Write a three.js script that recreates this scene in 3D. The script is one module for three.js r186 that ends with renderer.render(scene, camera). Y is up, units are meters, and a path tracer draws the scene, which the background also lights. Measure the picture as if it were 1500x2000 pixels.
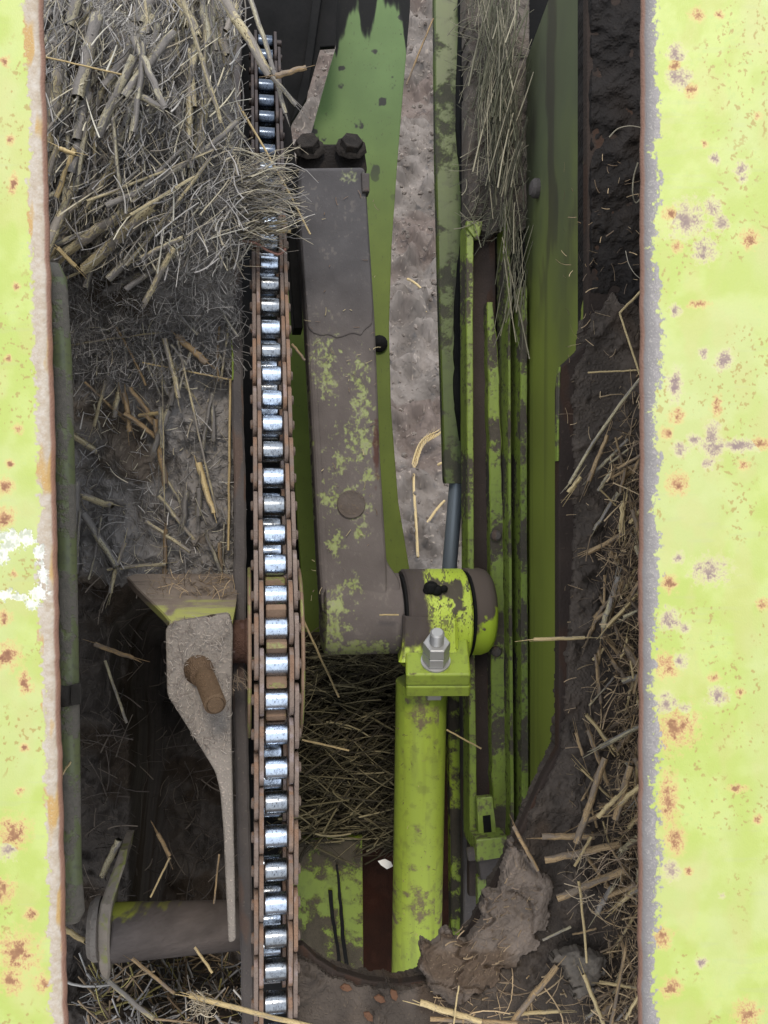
import * as THREE from 'three';
import { mergeGeometries } from 'three/addons/utils/BufferGeometryUtils.js';
import { RoundedBoxGeometry } from 'three/addons/geometries/RoundedBoxGeometry.js';

// ---------------------------------------------------------------- camera, sky, sun, exposure
const scene = new THREE.Scene();
const PITCH = 55 * Math.PI / 180, CAMH = 1.35, FOV = 60;
const camera = new THREE.PerspectiveCamera(FOV, 0.75, 0.02, 200);
camera.position.set(0, CAMH, 0);
camera.rotation.set(-PITCH, 0, 0);
scene.add(camera);

function makeSky() {
  const w = 128, h = 64, a = new Float32Array(w * h * 4);
  for (let j = 0; j < h; j++) for (let i = 0; i < w; i++) {
    const el = Math.max(0, (j + 0.5) / h * 2 - 1) * Math.PI / 2, s = Math.sin(el);
    const k = 0.86 + 0.22 * s, o = (j * w + i) * 4;
    a[o] = k * (0.97 - 0.05 * s); a[o + 1] = k * 1.0; a[o + 2] = k * (1.03 + 0.10 * s); a[o + 3] = 1;
  }
  const t = new THREE.DataTexture(a, w, h, THREE.RGBAFormat, THREE.FloatType);
  t.mapping = THREE.EquirectangularReflectionMapping; t.magFilter = THREE.LinearFilter; t.needsUpdate = true;
  return t;
}
const sky = makeSky();
scene.background = sky; scene.environment = sky;
scene.backgroundIntensity = 1.0; scene.environmentIntensity = 1.0;
const sun = new THREE.DirectionalLight(0xfff3e2, 1.2);
sun.position.set(0.25, CAMH + 3.0, -0.25);
sun.target.position.set(0, 0.9, -0.4);
sun.castShadow = true; sun.shadow.radius = 24; sun.shadow.mapSize.set(2048, 2048);
Object.assign(sun.shadow.camera, { left: -1.5, right: 1.5, top: 1.5, bottom: -1.5, near: 0.1, far: 8 });
scene.add(sun, sun.target);

const renderer = new THREE.WebGLRenderer({ antialias: true });
renderer.setSize(768, 1024);
renderer.toneMapping = THREE.LinearToneMapping;
renderer.toneMappingExposure = 1.74;
renderer.shadowMap.enabled = true;

// ---------------------------------------------------------------- helpers
const F = 1000 / Math.tan(FOV / 2 * Math.PI / 180);
const V = (x, y, z) => new THREE.Vector3(x, y, z);
const RQ = new THREE.Quaternion().setFromEuler(new THREE.Euler(-PITCH, 0, 0));
const toWorld = v => v.clone().applyQuaternion(RQ).add(camera.position);
// machine bench frame: x right, y along the machine, z out of it; the drawing (1500 x 2000) gives the plan position at depth d
const P = (px, py, d) => V((px - 750) / F * d, -(py - 1000) / F * d, -d);
const YAW = Math.atan(0.158);
const MX = V(Math.cos(YAW), 0, -Math.sin(YAW)), MU = V(0, 1, 0), MD = V(-Math.sin(YAW), 0, -Math.cos(YAW));
const lerp = (a, b, t) => a + (b - a) * t, clamp = (x, a = 0, b = 1) => Math.min(b, Math.max(a, x));
const sstep = (a, b, x) => { const t = clamp((x - a) / (b - a)); return t * t * (3 - 2 * t); };
function rng(seed) { let s = seed >>> 0; return () => { s = s + 0x6D2B79F5 | 0; let t = Math.imul(s ^ s >>> 15, 1 | s); t = t + Math.imul(t ^ t >>> 7, 61 | t) ^ t; return ((t ^ t >>> 14) >>> 0) / 4294967296; }; }
const hash = (x, y, s) => { let h = Math.imul(x, 374761393) + Math.imul(y, 668265263) + Math.imul(s, 1274126177) | 0; h = Math.imul(h ^ h >>> 13, 1274126177); return ((h ^ h >>> 16) >>> 0) / 4294967296; };
function vn(x, y, s = 0, per = 0) {
  let xi = Math.floor(x), yi = Math.floor(y); const fx = x - xi, fy = y - yi, u = fx * fx * (3 - 2 * fx), v = fy * fy * (3 - 2 * fy);
  let x1 = xi + 1, y1 = yi + 1;
  if (per) { xi = ((xi % per) + per) % per; yi = ((yi % per) + per) % per; x1 = ((x1 % per) + per) % per; y1 = ((y1 % per) + per) % per; }
  return lerp(lerp(hash(xi, yi, s), hash(x1, yi, s), u), lerp(hash(xi, y1, s), hash(x1, y1, s), u), v);
}
function fbm(x, y, o = 4, s = 0, per = 0) { let a = 0.5, t = 0, n = 0; for (let i = 0; i < o; i++) { t += a * vn(x, y, s + i * 17, per); n += a; a *= 0.5; x *= 2; y *= 2; per *= 2; } return t / n; }
const mix3 = (a, b, t) => [lerp(a[0], b[0], t), lerp(a[1], b[1], t), lerp(a[2], b[2], t)];

// fn(u, v) -> { c: [r,g,b] 0..255, b: bump 0..1, r: roughness 0..1 }
function tex(w, h, fn, { bump = false, rough = false, wrap = true } = {}) {
  const cm = new Uint8Array(w * h * 4), bm = bump ? new Uint8Array(w * h * 4) : null, rm = rough ? new Uint8Array(w * h * 4) : null;
  for (let j = 0; j < h; j++) for (let i = 0; i < w; i++) {
    const q = fn((i + 0.5) / w, (j + 0.5) / h), o = (j * w + i) * 4;
    cm[o] = clamp(q.c[0], 0, 255); cm[o + 1] = clamp(q.c[1], 0, 255); cm[o + 2] = clamp(q.c[2], 0, 255); cm[o + 3] = 255;
    if (bm) { bm[o] = bm[o + 1] = bm[o + 2] = clamp(q.b) * 255; bm[o + 3] = 255; }
    if (rm) { rm[o] = rm[o + 1] = rm[o + 2] = clamp(q.r) * 255; rm[o + 3] = 255; }
  }
  const mk = (a, srgb) => { if (!a) return null; const t = new THREE.DataTexture(a, w, h); t.magFilter = THREE.LinearFilter; t.minFilter = THREE.LinearMipmapLinearFilter; t.generateMipmaps = true; t.wrapS = t.wrapT = wrap === 'mirror' ? THREE.MirroredRepeatWrapping : wrap ? THREE.RepeatWrapping : THREE.ClampToEdgeWrapping; if (srgb) t.colorSpace = THREE.SRGBColorSpace; t.needsUpdate = true; return t; };
  return { map: mk(cm, true), bump: mk(bm), rough: mk(rm) };
}
function mat(t, opt = {}) {
  const o = { roughness: 0.85, metalness: 0, ...opt };
  if (t) { o.map = t.map; if (t.bump) { o.bumpMap = t.bump; o.bumpScale = opt.bumpScale ?? 0.0008; } if (t.rough) { o.roughnessMap = t.rough; o.roughness = 1; } }
  if (!(t && t.bump)) delete o.bumpScale;
  o.side = THREE.DoubleSide;
  const { clearcoat, sheen } = opt; if (!o.metalness && !clearcoat && o.specularIntensity === undefined) o.specularIntensity = t && t.rough ? 0.6 : 0.3;
  return (clearcoat || sheen || o.specularIntensity !== undefined) ? new THREE.MeshPhysicalMaterial(o) : new THREE.MeshStandardMaterial(o);
}

// objects
const used = {};
function numbered(n) { if (!(n in used)) { used[n] = 0; return n; } return n + '_' + String(++used[n]).padStart(3, '0'); }
const bases = new WeakMap();
function thing(name, label, category, base, opt = {}) {
  const o = new THREE.Group(); o.name = numbered(name); scene.add(o);
  o.position.copy(toWorld(base)); o.quaternion.copy(RQ); bases.set(o, base.clone());
  o.userData = { label, category }; if (opt.group) o.userData.group = opt.group; if (opt.kind) o.userData.kind = opt.kind;
  return o;
}
function part(name, geo, m, parent, label) {
  const b = bases.get(parent), g = Array.isArray(geo) ? merge(geo) : geo;
  g.translate(-b.x, -b.y, -b.z);
  const o = new THREE.Mesh(g, m); o.name = name; o.castShadow = o.receiveShadow = true; if (label) o.userData.label = label;
  parent.add(o); bases.set(o, b); return o;
}
function single(name, label, category, geo, m, base, opt = {}) {
  const g = Array.isArray(geo) ? merge(geo) : geo;
  if (!base) { g.computeBoundingBox(); base = g.boundingBox.getCenter(V()); }
  g.translate(-base.x, -base.y, -base.z);
  const o = new THREE.Mesh(g, m); o.name = numbered(name); o.position.copy(toWorld(base)); o.quaternion.copy(RQ);
  o.castShadow = o.receiveShadow = true; bases.set(o, base.clone());
  o.userData = { label, category }; if (opt.group) o.userData.group = opt.group; if (opt.kind) o.userData.kind = opt.kind;
  scene.add(o); return o;
}
function merge(list) { return list.length === 1 ? list[0] : mergeGeometries(list.map(g => { g = g.index ? g.toNonIndexed() : g; for (const k of Object.keys(g.attributes)) if (!['position', 'normal', 'uv'].includes(k)) g.deleteAttribute(k); return g; })); }
// uv in metres over "s", chosen by the face's direction
function boxUV(g, s = 0.15) {
  if (g.index) g = g.toNonIndexed();
  const p = g.attributes.position, n = p.count, uv = new Float32Array(n * 2), a = V(), b = V(), c = V(), e = V();
  for (let i = 0; i < n; i += 3) {
    a.fromBufferAttribute(p, i); b.fromBufferAttribute(p, i + 1); c.fromBufferAttribute(p, i + 2);
    e.copy(b).sub(a).cross(c.clone().sub(a)); const x = Math.abs(e.x), y = Math.abs(e.y), z = Math.abs(e.z);
    [a, b, c].forEach((q, k) => {
      const r = z >= x && z >= y ? [q.x, q.y] : x >= y ? [q.z, q.y] : [q.x, q.z];
      uv[(i + k) * 2] = r[0] / s; uv[(i + k) * 2 + 1] = r[1] / s;
    });
  }
  g.setAttribute('uv', new THREE.BufferAttribute(uv, 2)); return g;
}
function planeUV(g, x0, y0, w, h) {
  const p = g.attributes.position, uv = new Float32Array(p.count * 2);
  for (let i = 0; i < p.count; i++) { uv[i * 2] = (p.getX(i) - x0) / w; uv[i * 2 + 1] = (p.getY(i) - y0) / h; }
  g.setAttribute('uv', new THREE.BufferAttribute(uv, 2)); return g;
}
const shiftBy = (g, dir, d) => g.translate(dir.x * d, dir.y * d, dir.z * d);
// plate: outline in drawing coordinates at depth d, thickness t along the machine's depth, small bevel; d may slope with y (k per metre)
function plate(pts, d, t, { bev = 0.0012, k = 0, round = 0, uv = 0.15, seg = 2 } = {}) {
  const q = pts.map(([x, y]) => { const dd = k ? d / (1 + k * (y - 1000) / F) : d; return new THREE.Vector2((x - 750) / F * dd, -(y - 1000) / F * dd); });
  const s = new THREE.Shape();
  if (round > 0) {
    const n = q.length;
    for (let i = 0; i < n; i++) {
      const a = q[(i + n - 1) % n], b = q[i], c = q[(i + 1) % n], r = Math.min(round, a.distanceTo(b) / 2.2, c.distanceTo(b) / 2.2);
      const p0 = b.clone().add(a.clone().sub(b).setLength(r)), p1 = b.clone().add(c.clone().sub(b).setLength(r));
      i ? s.lineTo(p0.x, p0.y) : s.moveTo(p0.x, p0.y); s.quadraticCurveTo(b.x, b.y, p1.x, p1.y);
    }
    s.closePath();
  } else s.setFromPoints(q);
  const g = new THREE.ExtrudeGeometry(s, { depth: Math.max(1e-4, t - 2 * bev), bevelEnabled: bev > 0, bevelThickness: bev, bevelSize: bev, bevelOffset: -bev, bevelSegments: seg, curveSegments: 6 });
  const p = g.attributes.position; // extrude ran towards +z: front = bev + depth
  const front = Math.max(1e-4, t - 2 * bev) + bev;
  for (let i = 0; i < p.count; i++) { const deep = front - p.getZ(i); p.setXYZ(i, p.getX(i) + MD.x / -MD.z * deep, p.getY(i), -(d + k * p.getY(i)) - deep); }
  g.computeVertexNormals(); return uv ? boxUV(g, uv) : g;
}
// strip: a bar or wall along y. stations [y, xl, xr, d]; chamfer c; depth "deep" along the machine's depth
function strip(st, deep, { c = 0.001, uv = 0.15, sub = 1, jit = 0, dir = MD, seed = 1 } = {}) {
  const rows = [];
  for (let i = 0; i < st.length - 1; i++) for (let k = 0; k < sub; k++) rows.push(st[i].map((a, j) => lerp(a, st[i + 1][j], k / sub)));
  rows.push(st[st.length - 1]);
  const sec = rows.map(([y, xl, xr, d]) => {
    const L = P(xl, y, d), R = P(xr, y, d), j = jit ? (fbm(y * 0.035, 3, 3, seed) - 0.5) * jit : 0; L.x += j; R.x += j;
    const cl = L.clone().addScaledVector(dir, c), cr = R.clone().addScaledVector(dir, c);
    return [cl, L.clone().add(V(c, 0, 0)), R.clone().add(V(-c, 0, 0)), cr, R.clone().addScaledVector(dir, deep), L.clone().addScaledVector(dir, deep)];
  });
  return boxUV(skin(sec), uv);
}
// joins closed rings of points; flat faces
function skin(sec, { caps = true, smooth = false } = {}) {
  const n = sec[0].length, pos = [], idx = [];
  if (smooth) {
    sec.forEach(r => r.forEach(p => pos.push(p.x, p.y, p.z)));
    for (let i = 0; i < sec.length - 1; i++) for (let j = 0; j < n; j++) { const a = i * n + j, b = i * n + (j + 1) % n; idx.push(a, b, a + n, b, b + n, a + n); }
    if (caps) for (const [o, f] of [[0, 1], [(sec.length - 1) * n, 0]]) for (let j = 1; j < n - 1; j++) f ? idx.push(o, o + j + 1, o + j) : idx.push(o, o + j, o + j + 1);
  }
  const tri = (a, b, c) => pos.push(a.x, a.y, a.z, b.x, b.y, b.z, c.x, c.y, c.z);
  if (!smooth) {
    for (let i = 0; i < sec.length - 1; i++) for (let j = 0; j < n; j++) { const a = sec[i][j], b = sec[i][(j + 1) % n], c = sec[i + 1][j], d = sec[i + 1][(j + 1) % n]; tri(a, b, c); tri(b, d, c); }
    if (caps) for (let j = 1; j < n - 1; j++) { tri(sec[0][0], sec[0][j + 1], sec[0][j]); const e = sec[sec.length - 1]; tri(e[0], e[j], e[j + 1]); }
  }
  const g = new THREE.BufferGeometry(); g.setAttribute('position', new THREE.Float32BufferAttribute(pos, 3)); if (smooth) g.setIndex(idx);
  g.computeVertexNormals(); g.setAttribute('uv', new THREE.Float32BufferAttribute(new Float32Array(pos.length / 3 * 2), 2)); return g;
}
// lathe about an axis: profile [r, h] pairs from base point along dir
function turned(base, dir, prof, seg = 32, uvs) {
  const g = new THREE.LatheGeometry(prof.map(([r, h]) => new THREE.Vector2(Math.max(r, 1e-5), h)), seg);
  g.applyQuaternion(new THREE.Quaternion().setFromUnitVectors(V(0, 1, 0), dir.clone().normalize())); g.translate(base.x, base.y, base.z);
  let h = g.toNonIndexed(); h.computeVertexNormals();
  // keep lathe smoothness but crease the profile corners
  h = crease(h, 0.6); return uvs === 'own' ? h : boxUV(h, uvs || 0.15);
}
function crease(g, ang) {
  const p = g.attributes.position, n = p.count, fn = [], m = new Map(), a = V(), b = V(), c = V();
  for (let i = 0; i < n; i += 3) { a.fromBufferAttribute(p, i); b.fromBufferAttribute(p, i + 1); c.fromBufferAttribute(p, i + 2); const f = b.clone().sub(a).cross(c.clone().sub(a)); const ar = f.length(); f.normalize(); f.ar = ar; fn.push(f, f, f); }
  const key = i => Math.round(p.getX(i) * 2e5) + ',' + Math.round(p.getY(i) * 2e5) + ',' + Math.round(p.getZ(i) * 2e5);
  const ks = []; for (let i = 0; i < n; i++) { const k = key(i); ks.push(k); (m.get(k) || m.set(k, []).get(k)).push(i); }
  const out = new Float32Array(n * 3), cs = Math.cos(ang);
  for (let i = 0; i < n; i++) { const s = V(); for (const j of m.get(ks[i])) if (fn[j].ar > 1e-14 && fn[j].dot(fn[i]) > cs) s.addScaledVector(fn[j], fn[j].ar); s.normalize(); out[i * 3] = s.x; out[i * 3 + 1] = s.y; out[i * 3 + 2] = s.z; }
  g.setAttribute('normal', new THREE.BufferAttribute(out, 3)); return g;
}
const rod = (p0, p1, r0, r1 = r0, ch = 0.0008, seg = 28, uv) => { const d = p1.clone().sub(p0), L = d.length(); return turned(p0, d, [[0, 0], [r0 - ch, 0], [r0, ch], [r1, L - ch], [r1 - ch, L], [0, L]], seg, uv); };
function hexNut(base, dir, r, h, hole = 0) {
  const s = new THREE.Shape(); for (let i = 0; i < 6; i++) { const a = i * Math.PI / 3; i ? s.lineTo(Math.cos(a) * r, Math.sin(a) * r) : s.moveTo(r, 0); } s.closePath();
  const g = new THREE.ExtrudeGeometry(s, { depth: h - 0.0016, bevelEnabled: true, bevelThickness: 0.0008, bevelSize: 0.0008, bevelOffset: -0.0008, bevelSegments: 2 });
  g.translate(0, 0, 0.0008); g.applyQuaternion(new THREE.Quaternion().setFromUnitVectors(V(0, 0, 1), dir.clone().normalize())); g.translate(base.x, base.y, base.z); return boxUV(g, 0.05);
}
// height-field bed: rectangular grid in drawing coordinates, depth from fn, kept where inside(x,y); with a skirt going deeper
function bed(x0, x1, y0, y1, step, fn, inside, uv = 0.12, skirt = 0.02) {
  const nx = Math.round((x1 - x0) / step), ny = Math.round((y1 - y0) / step), pos = [], uvs = [], idx = [], ok = [];
  for (let j = 0; j <= ny; j++) for (let i = 0; i <= nx; i++) {
    const x = x0 + i * step, y = y0 + j * step, p = P(x, y, fn(x, y)); pos.push(p.x, p.y, p.z); uvs.push(p.x / uv, (p.y + p.z * 0.6) / uv); ok.push(!inside || inside(x, y));
  }
  const id = (i, j) => j * (nx + 1) + i;
  for (let j = 0; j < ny; j++) for (let i = 0; i < nx; i++) { const a = id(i, j), b = id(i + 1, j), c = id(i, j + 1), d = id(i + 1, j + 1); if (ok[a] && ok[b] && ok[c]) idx.push(a, c, b); if (ok[b] && ok[c] && ok[d]) idx.push(b, c, d); }
  // skirt along open borders
  const edge = new Map(); for (let i = 0; i < idx.length; i += 3) for (const [a, b] of [[idx[i], idx[i + 1]], [idx[i + 1], idx[i + 2]], [idx[i + 2], idx[i]]]) { const k = Math.min(a, b) + '_' + Math.max(a, b); edge.has(k) ? edge.set(k, null) : edge.set(k, [a, b]); }
  const low = new Map(), dn = a => { if (!low.has(a)) { low.set(a, pos.length / 3); pos.push(pos[a * 3] + MD.x * skirt, pos[a * 3 + 1], pos[a * 3 + 2] + MD.z * skirt); uvs.push(uvs[a * 2] + 0.1, uvs[a * 2 + 1] + 0.1); } return low.get(a); };
  for (const e of edge.values()) if (e) { const [a, b] = e; idx.push(a, dn(a), b, b, dn(a), dn(b)); }
  const g = new THREE.BufferGeometry(); g.setAttribute('position', new THREE.Float32BufferAttribute(pos, 3)); g.setAttribute('uv', new THREE.Float32BufferAttribute(uvs, 2)); g.setIndex(idx); g.computeVertexNormals(); return g;
}
const inPoly = pts => (x, y) => { let c = false; for (let i = 0, j = pts.length - 1; i < pts.length; j = i++) { const [a, b] = pts[i], [d, e] = pts[j]; if ((b > y) !== (e > y) && x < (d - a) * (y - b) / (e - b) + a) c = !c; } return c; };

// ---------------------------------------------------------------- textures
// a spot list in drawing coordinates: returns how strongly a point lies in a spot, and the spot's kind
function spotAt(spots, x, y, wob) {
  let best = -9, kind = 0, rad = 1;
  for (const s of spots) { const dx = (x - s[0]) / (s[4] || 1), dy = (y - s[1]) * (s[4] || 1), r = s[2]; if (Math.abs(dx) > r * 2.4 || Math.abs(dy) > r * 2.4) continue; const v = 0.88 - Math.hypot(dx, dy) / r + wob; if (v > best) { best = v; kind = s[3]; rad = r; } }
  return [best, kind, rad];
}
const PAINT = [149, 161, 76], PAINT2 = [159, 169, 94], RUSTO = [160, 118, 86], RUSTG = [146, 126, 116], BARE = [128, 122, 128];
function panelTex(w, h, x0, x1, y0, y1, edgeOf, side, spots, white, seed) {
  return tex(w, h, (u, v) => {
    const x = lerp(x0, x1, u), y = lerp(y1, y0, v), e = side * (x - edgeOf(y));
    const n1 = fbm(x * 0.02, y * 0.02, 4, seed), n2 = fbm(x * 0.12, y * 0.12, 3, seed + 5), n3 = vn(x * 0.5, y * 0.5, seed + 9);
    let c = mix3(PAINT, PAINT2, sstep(0.35, 0.7, n1)), b = 0.6 + 0.06 * (n3 - 0.5), r = 0.42 + 0.15 * n2;
    c = mix3(c, [150, 165, 95], 0.5 * sstep(0.62, 0.75, n2) * sstep(0.5, 0.65, n1));
    c = mix3(c, [162, 166, 116], 0.55 * sstep(0.42, 0.7, fbm(x * 0.006 + 3, y * 0.004, 4, seed + 80))); c = mix3(c, [164, 158, 100], 0.35 * sstep(0.5, 0.72, fbm(x * 0.02, y * 0.012, 4, seed + 81)));
    const tiny = sstep(0.66, 0.74, fbm(x * 0.13 + y * 0.05, y * 0.13 - x * 0.05, 3, seed + 31)) * sstep(0.45, 0.62, fbm(x * 0.009, y * 0.009, 2, seed + 40));
    c = mix3(c, [140, 120, 62], tiny * 0.75);
    const sc = sstep(0.66, 0.74, fbm(x * 0.01 + y * 0.004, y * 0.09, 3, seed + 60)) * sstep(0.5, 0.62, fbm(x * 0.006, y * 0.006, 2, seed + 61)); c = mix3(c, [150, 152, 116], 0.15 * sc);
    const [s, k, rd] = spotAt(spots, x, y, (n2 - 0.5) * 1.3 + (n3 - 0.5) * 0.5);
    if (s > -0.5) { c = mix3(c, k ? [178, 160, 98] : [176, 170, 128], 0.75 * sstep(-0.75, 0.25, s)); const core = k ? RUSTO : RUSTG, f = sstep(-0.2, 0.7, s + (n3 - 0.5) * 0.4) * (0.72 + 0.28 * n1); c = mix3(c, mix3(core, k ? [112, 70, 52] : [112, 92, 96], sstep(0.3, 0.8, s) * n2 * 1.4), f * 0.95); b -= 0.25 * f; r = lerp(r, 0.9, f); }
    // worn edge
    const jag = side > 0 ? 29 + (fbm(y * 0.02, 1, 2, seed + 50) - 0.5) * 26 + (n2 - 0.5) * 34 + (n3 - 0.5) * 8 : 30 + (fbm(y * 0.01, 2, 2, seed + 51) - 0.5) * 14 + (n2 - 0.5) * 24;
    const wr = sstep(jag + 3, jag - 3, e);
    if (wr > 0) {
      let wc = side > 0 ? mix3([100, 96, 95], [134, 129, 127], n2 * 1.1 * sstep(6, 30, e)) : mix3([140, 124, 104], [168, 160, 150], n2);
      if (side < 0) wc = mix3(wc, [158, 122, 62], 0.8 * sstep(0.52, 0.68, fbm(x * 0.05, y * 0.012, 3, seed + 70)));
      wc = mix3(wc, [120, 86, 70], 0.9 * sstep(9, 4, e)); wc = mix3(wc, [166, 160, 150], 0.35 * sstep(0.7, 0.8, n3) * sstep(8, 16, e));
      c = mix3(c, wc, wr); b = lerp(b, 0.42 + 0.3 * n3, wr); r = lerp(r, 0.75, wr);
    }
    if (white) { const [q] = spotAt(white, x, y, (n2 - 0.5) * 1.0 + (n3 - 0.5) * 0.4); if (q > 0.1) { const f = sstep(0.1, 0.3, q); c = mix3(c, mix3([196, 197, 190], [160, 162, 150], sstep(0.5, 0.8, n2)), f * (0.75 + 0.25 * n3)); b += 0.3 * f; r = lerp(r, 0.9, f); } }
    return { c, b, r };
  }, { bump: true, rough: true, wrap: 'mirror' });
}
// colours under dust: mud and dirt, tileable
const mudTex = tex(512, 512, (u, v) => {
  const n = fbm(u * 8, v * 8, 5, 3, 8), m = fbm(u * 4, v * 4, 3, 40, 4), f = vn(u * 128, v * 128, 7, 128), g = fbm(u * 40, v * 12, 3, 60, 4);
  let c = mix3([98, 95, 93], [136, 131, 127], n * 1.1); c = mix3(c, [78, 66, 54], 0.6 * sstep(0.5, 0.7, m)); c = mix3(c, [140, 130, 115], 0.55 * sstep(0.8, 0.92, f));
  return { c, b: 0.6 * n + 0.25 * f + 0.15 * g };
}, { bump: true });
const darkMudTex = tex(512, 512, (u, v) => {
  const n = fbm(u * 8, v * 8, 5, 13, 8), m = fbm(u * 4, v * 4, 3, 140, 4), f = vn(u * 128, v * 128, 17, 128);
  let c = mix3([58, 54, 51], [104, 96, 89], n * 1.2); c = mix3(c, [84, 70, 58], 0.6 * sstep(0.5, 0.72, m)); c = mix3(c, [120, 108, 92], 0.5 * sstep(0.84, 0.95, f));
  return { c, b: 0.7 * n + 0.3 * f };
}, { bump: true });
const grimeTex = tex(512, 512, (u, v) => {
  const n = fbm(u * 6, v * 6, 5, 23, 6), f = vn(u * 160, v * 160, 5, 160), m = fbm(u * 16, v * 4, 3, 90, 4);
  let c = mix3([62, 59, 59], [92, 86, 83], n); c = mix3(c, [96, 74, 62], 0.5 * sstep(0.58, 0.7, m)); c = mix3(c, [150, 140, 126], 0.4 * sstep(0.9, 0.98, f));
  return { c, b: 0.5 * n + 0.4 * f };
}, { bump: true });
const blackTex = tex(256, 256, (u, v) => { const n = fbm(u * 6, v * 6, 4, 33, 6), f = vn(u * 90, v * 90, 35, 90); return { c: mix3([8, 9, 10], [27, 26, 26], n * 1.1 + 0.3 * (f - 0.5)), b: n }; }, { bump: true });
const dustTex = tex(512, 512, (u, v) => { // dust-caked bracket
  const n = fbm(u * 5, v * 5, 4, 53, 5), f = vn(u * 150, v * 150, 55, 150), q = vn(u * 60, v * 140, 56, 20);
  let c = mix3([104, 98, 92], [134, 126, 118], n); c = mix3(c, [172, 158, 146], 0.6 * sstep(0.78, 0.92, f) * sstep(0.35, 0.6, n)); c = mix3(c, [92, 82, 78], 0.4 * sstep(0.75, 0.9, q));
  return { c, b: 0.4 * n + 0.6 * f };
}, { bump: true });
const rustTex = tex(512, 512, (u, v) => {
  const n = fbm(u * 10, v * 10, 4, 63, 10), m = fbm(u * 5, v * 5, 3, 64, 5), f = vn(u * 180, v * 180, 65, 180);
  let c = mix3([96, 82, 74], [136, 121, 111], n); c = mix3(c, [132, 94, 66], 0.5 * sstep(0.52, 0.70, m)); c = mix3(c, [150, 140, 145], 0.5 * sstep(0.6, 0.75, fbm(u * 14, v * 14, 2, 66, 14))); c = mix3(c, [74, 56, 50], 0.5 * sstep(0.78, 0.95, f));
  return { c, b: 0.4 * n + 0.6 * f };
}, { bump: true });
const oilyRustTex = tex(256, 256, (u, v) => { const n = fbm(u * 10, v * 10, 4, 163, 10), f = vn(u * 90, v * 90, 165, 90); let c = mix3([34, 29, 28], [72, 58, 54], n); return { c: mix3(c, [96, 74, 62], 0.4 * sstep(0.8, 0.95, f)), b: n }; }, { bump: true });
const rollerTex = tex(512, 256, (u, v) => { // u round, v along
  const f = vn(u * 120, v * 60, 75, 60), g = fbm(u * 24, v * 12, 3, 76, 12), s = vn(u * 8, v * 90, 77, 0);
  let c = mix3([186, 196, 208], [152, 164, 182], g); const pit = 0.8 * sstep(0.69, 0.84, f * 0.62 + g * 0.45 + 0.06 * (s - 0.5)); c = mix3(c, [70, 66, 66], pit * 0.85); const rim = sstep(0.07, 0.02, Math.min(v, 1 - v)); c = mix3(c, [96, 84, 78], rim * 0.7);
  return { c, b: 0.5 - 0.4 * pit, r: 0.17 + 0.12 * g + 0.5 * pit + 0.06 * s + rim * 0.3 };
}, { rough: true, bump: true });
function greenTex(seed, dirtAt, dirtC, green = [158, 174, 62], w = 512, fine = 1) { // green paint with dirt in patches, tileable
  return tex(w, w, (u, v) => {
    const wx = (fbm(u * 8, v * 8, 3, seed + 20, 8) - 0.5) * 0.12, wy = (fbm(u * 8, v * 8, 3, seed + 21, 8) - 0.5) * 0.12;
    const n = fbm(u * 5 + wx * 5, v * 5 + wy * 5, 5, seed, 5), m = fbm(u * 28 * fine + wx * 9, v * 28 * fine + wy * 9, 4, seed + 3, 28 * fine), f = vn(u * 128, v * 128, seed + 4, 128), f2 = vn(u * 250 + wx * 40, v * 250, seed + 5, 250), st = fbm(u * 40, v * 4, 3, seed + 8, 4);
    let c = mix3(green, [green[0] * 0.80, green[1] * 0.83, green[2] * 0.92], fbm(u * 3, v * 3, 4, seed + 6, 3)); c = mix3(c, [green[0] * 0.72, green[1] * 0.7, green[2] * 0.9], 0.45 * sstep(0.5, 0.75, m) + 0.25 * sstep(0.55, 0.75, st));
    const d = sstep(dirtAt - 0.06, dirtAt + 0.06, n * 0.62 + m * 0.26 + (f2 * 0.5 + f * 0.5) * 0.12); c = mix3(c, mix3(dirtC, [dirtC[0] + 30, dirtC[1] + 26, dirtC[2] + 22], m * 0.7 + f2 * 0.3), d * 0.97);
    c = mix3(c, [64, 58, 42], 0.55 * sstep(0.80, 0.93, f * 0.6 + f2 * 0.4)); return { c, b: 0.35 + 0.35 * d + 0.25 * f2 * d + 0.1 * m, r: lerp(0.42, 0.92, d) };
  }, { bump: true, rough: true });
}
const greenClean = greenTex(201, 0.70, [74, 66, 52]);
const greenPatchy = greenTex(221, 0.52, [54, 50, 46], [122, 138, 56], 512, 2);
const greenFlaky = greenTex(241, 0.47, [40, 38, 36], [140, 160, 46]);
const greenDark = greenTex(261, 0.50, [42, 44, 38], [78, 90, 38]);
const strawTex = (seed, dust, bare, cover, spec) => tex(256, 512, (u, v) => { // u round, v along
  const st = fbm(u * 20, v * 3, 3, seed, 0), n = fbm(u * 5, v * 9, 4, seed + 3), f = vn(u * 50, v * 120, seed + 5);
  let c = mix3(bare, [bare[0] * 0.78, bare[1] * 0.74, bare[2] * 0.66], st); c = mix3(c, [64, 54, 44], spec * sstep(0.74, 0.84, f));
  const d = sstep(cover - 0.05, cover + 0.05, n + 0.22 * (f - 0.5)); c = mix3(c, mix3(dust, [dust[0] + 24, dust[1] + 22, dust[2] + 20], f), d * 0.92);
  return { c, b: 0.5 * st + 0.4 * d + 0.2 * f };
}, { bump: true });
const strawDusty = strawTex(301, [98, 95, 94], [172, 169, 154], 0.40, 0.9);
const strawHalf = strawTex(321, [112, 107, 103], [186, 178, 152], 0.50, 0.9);
const strawClean = strawTex(341, [124, 114, 100], [198, 180, 140], 0.66, 0.4);
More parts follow.
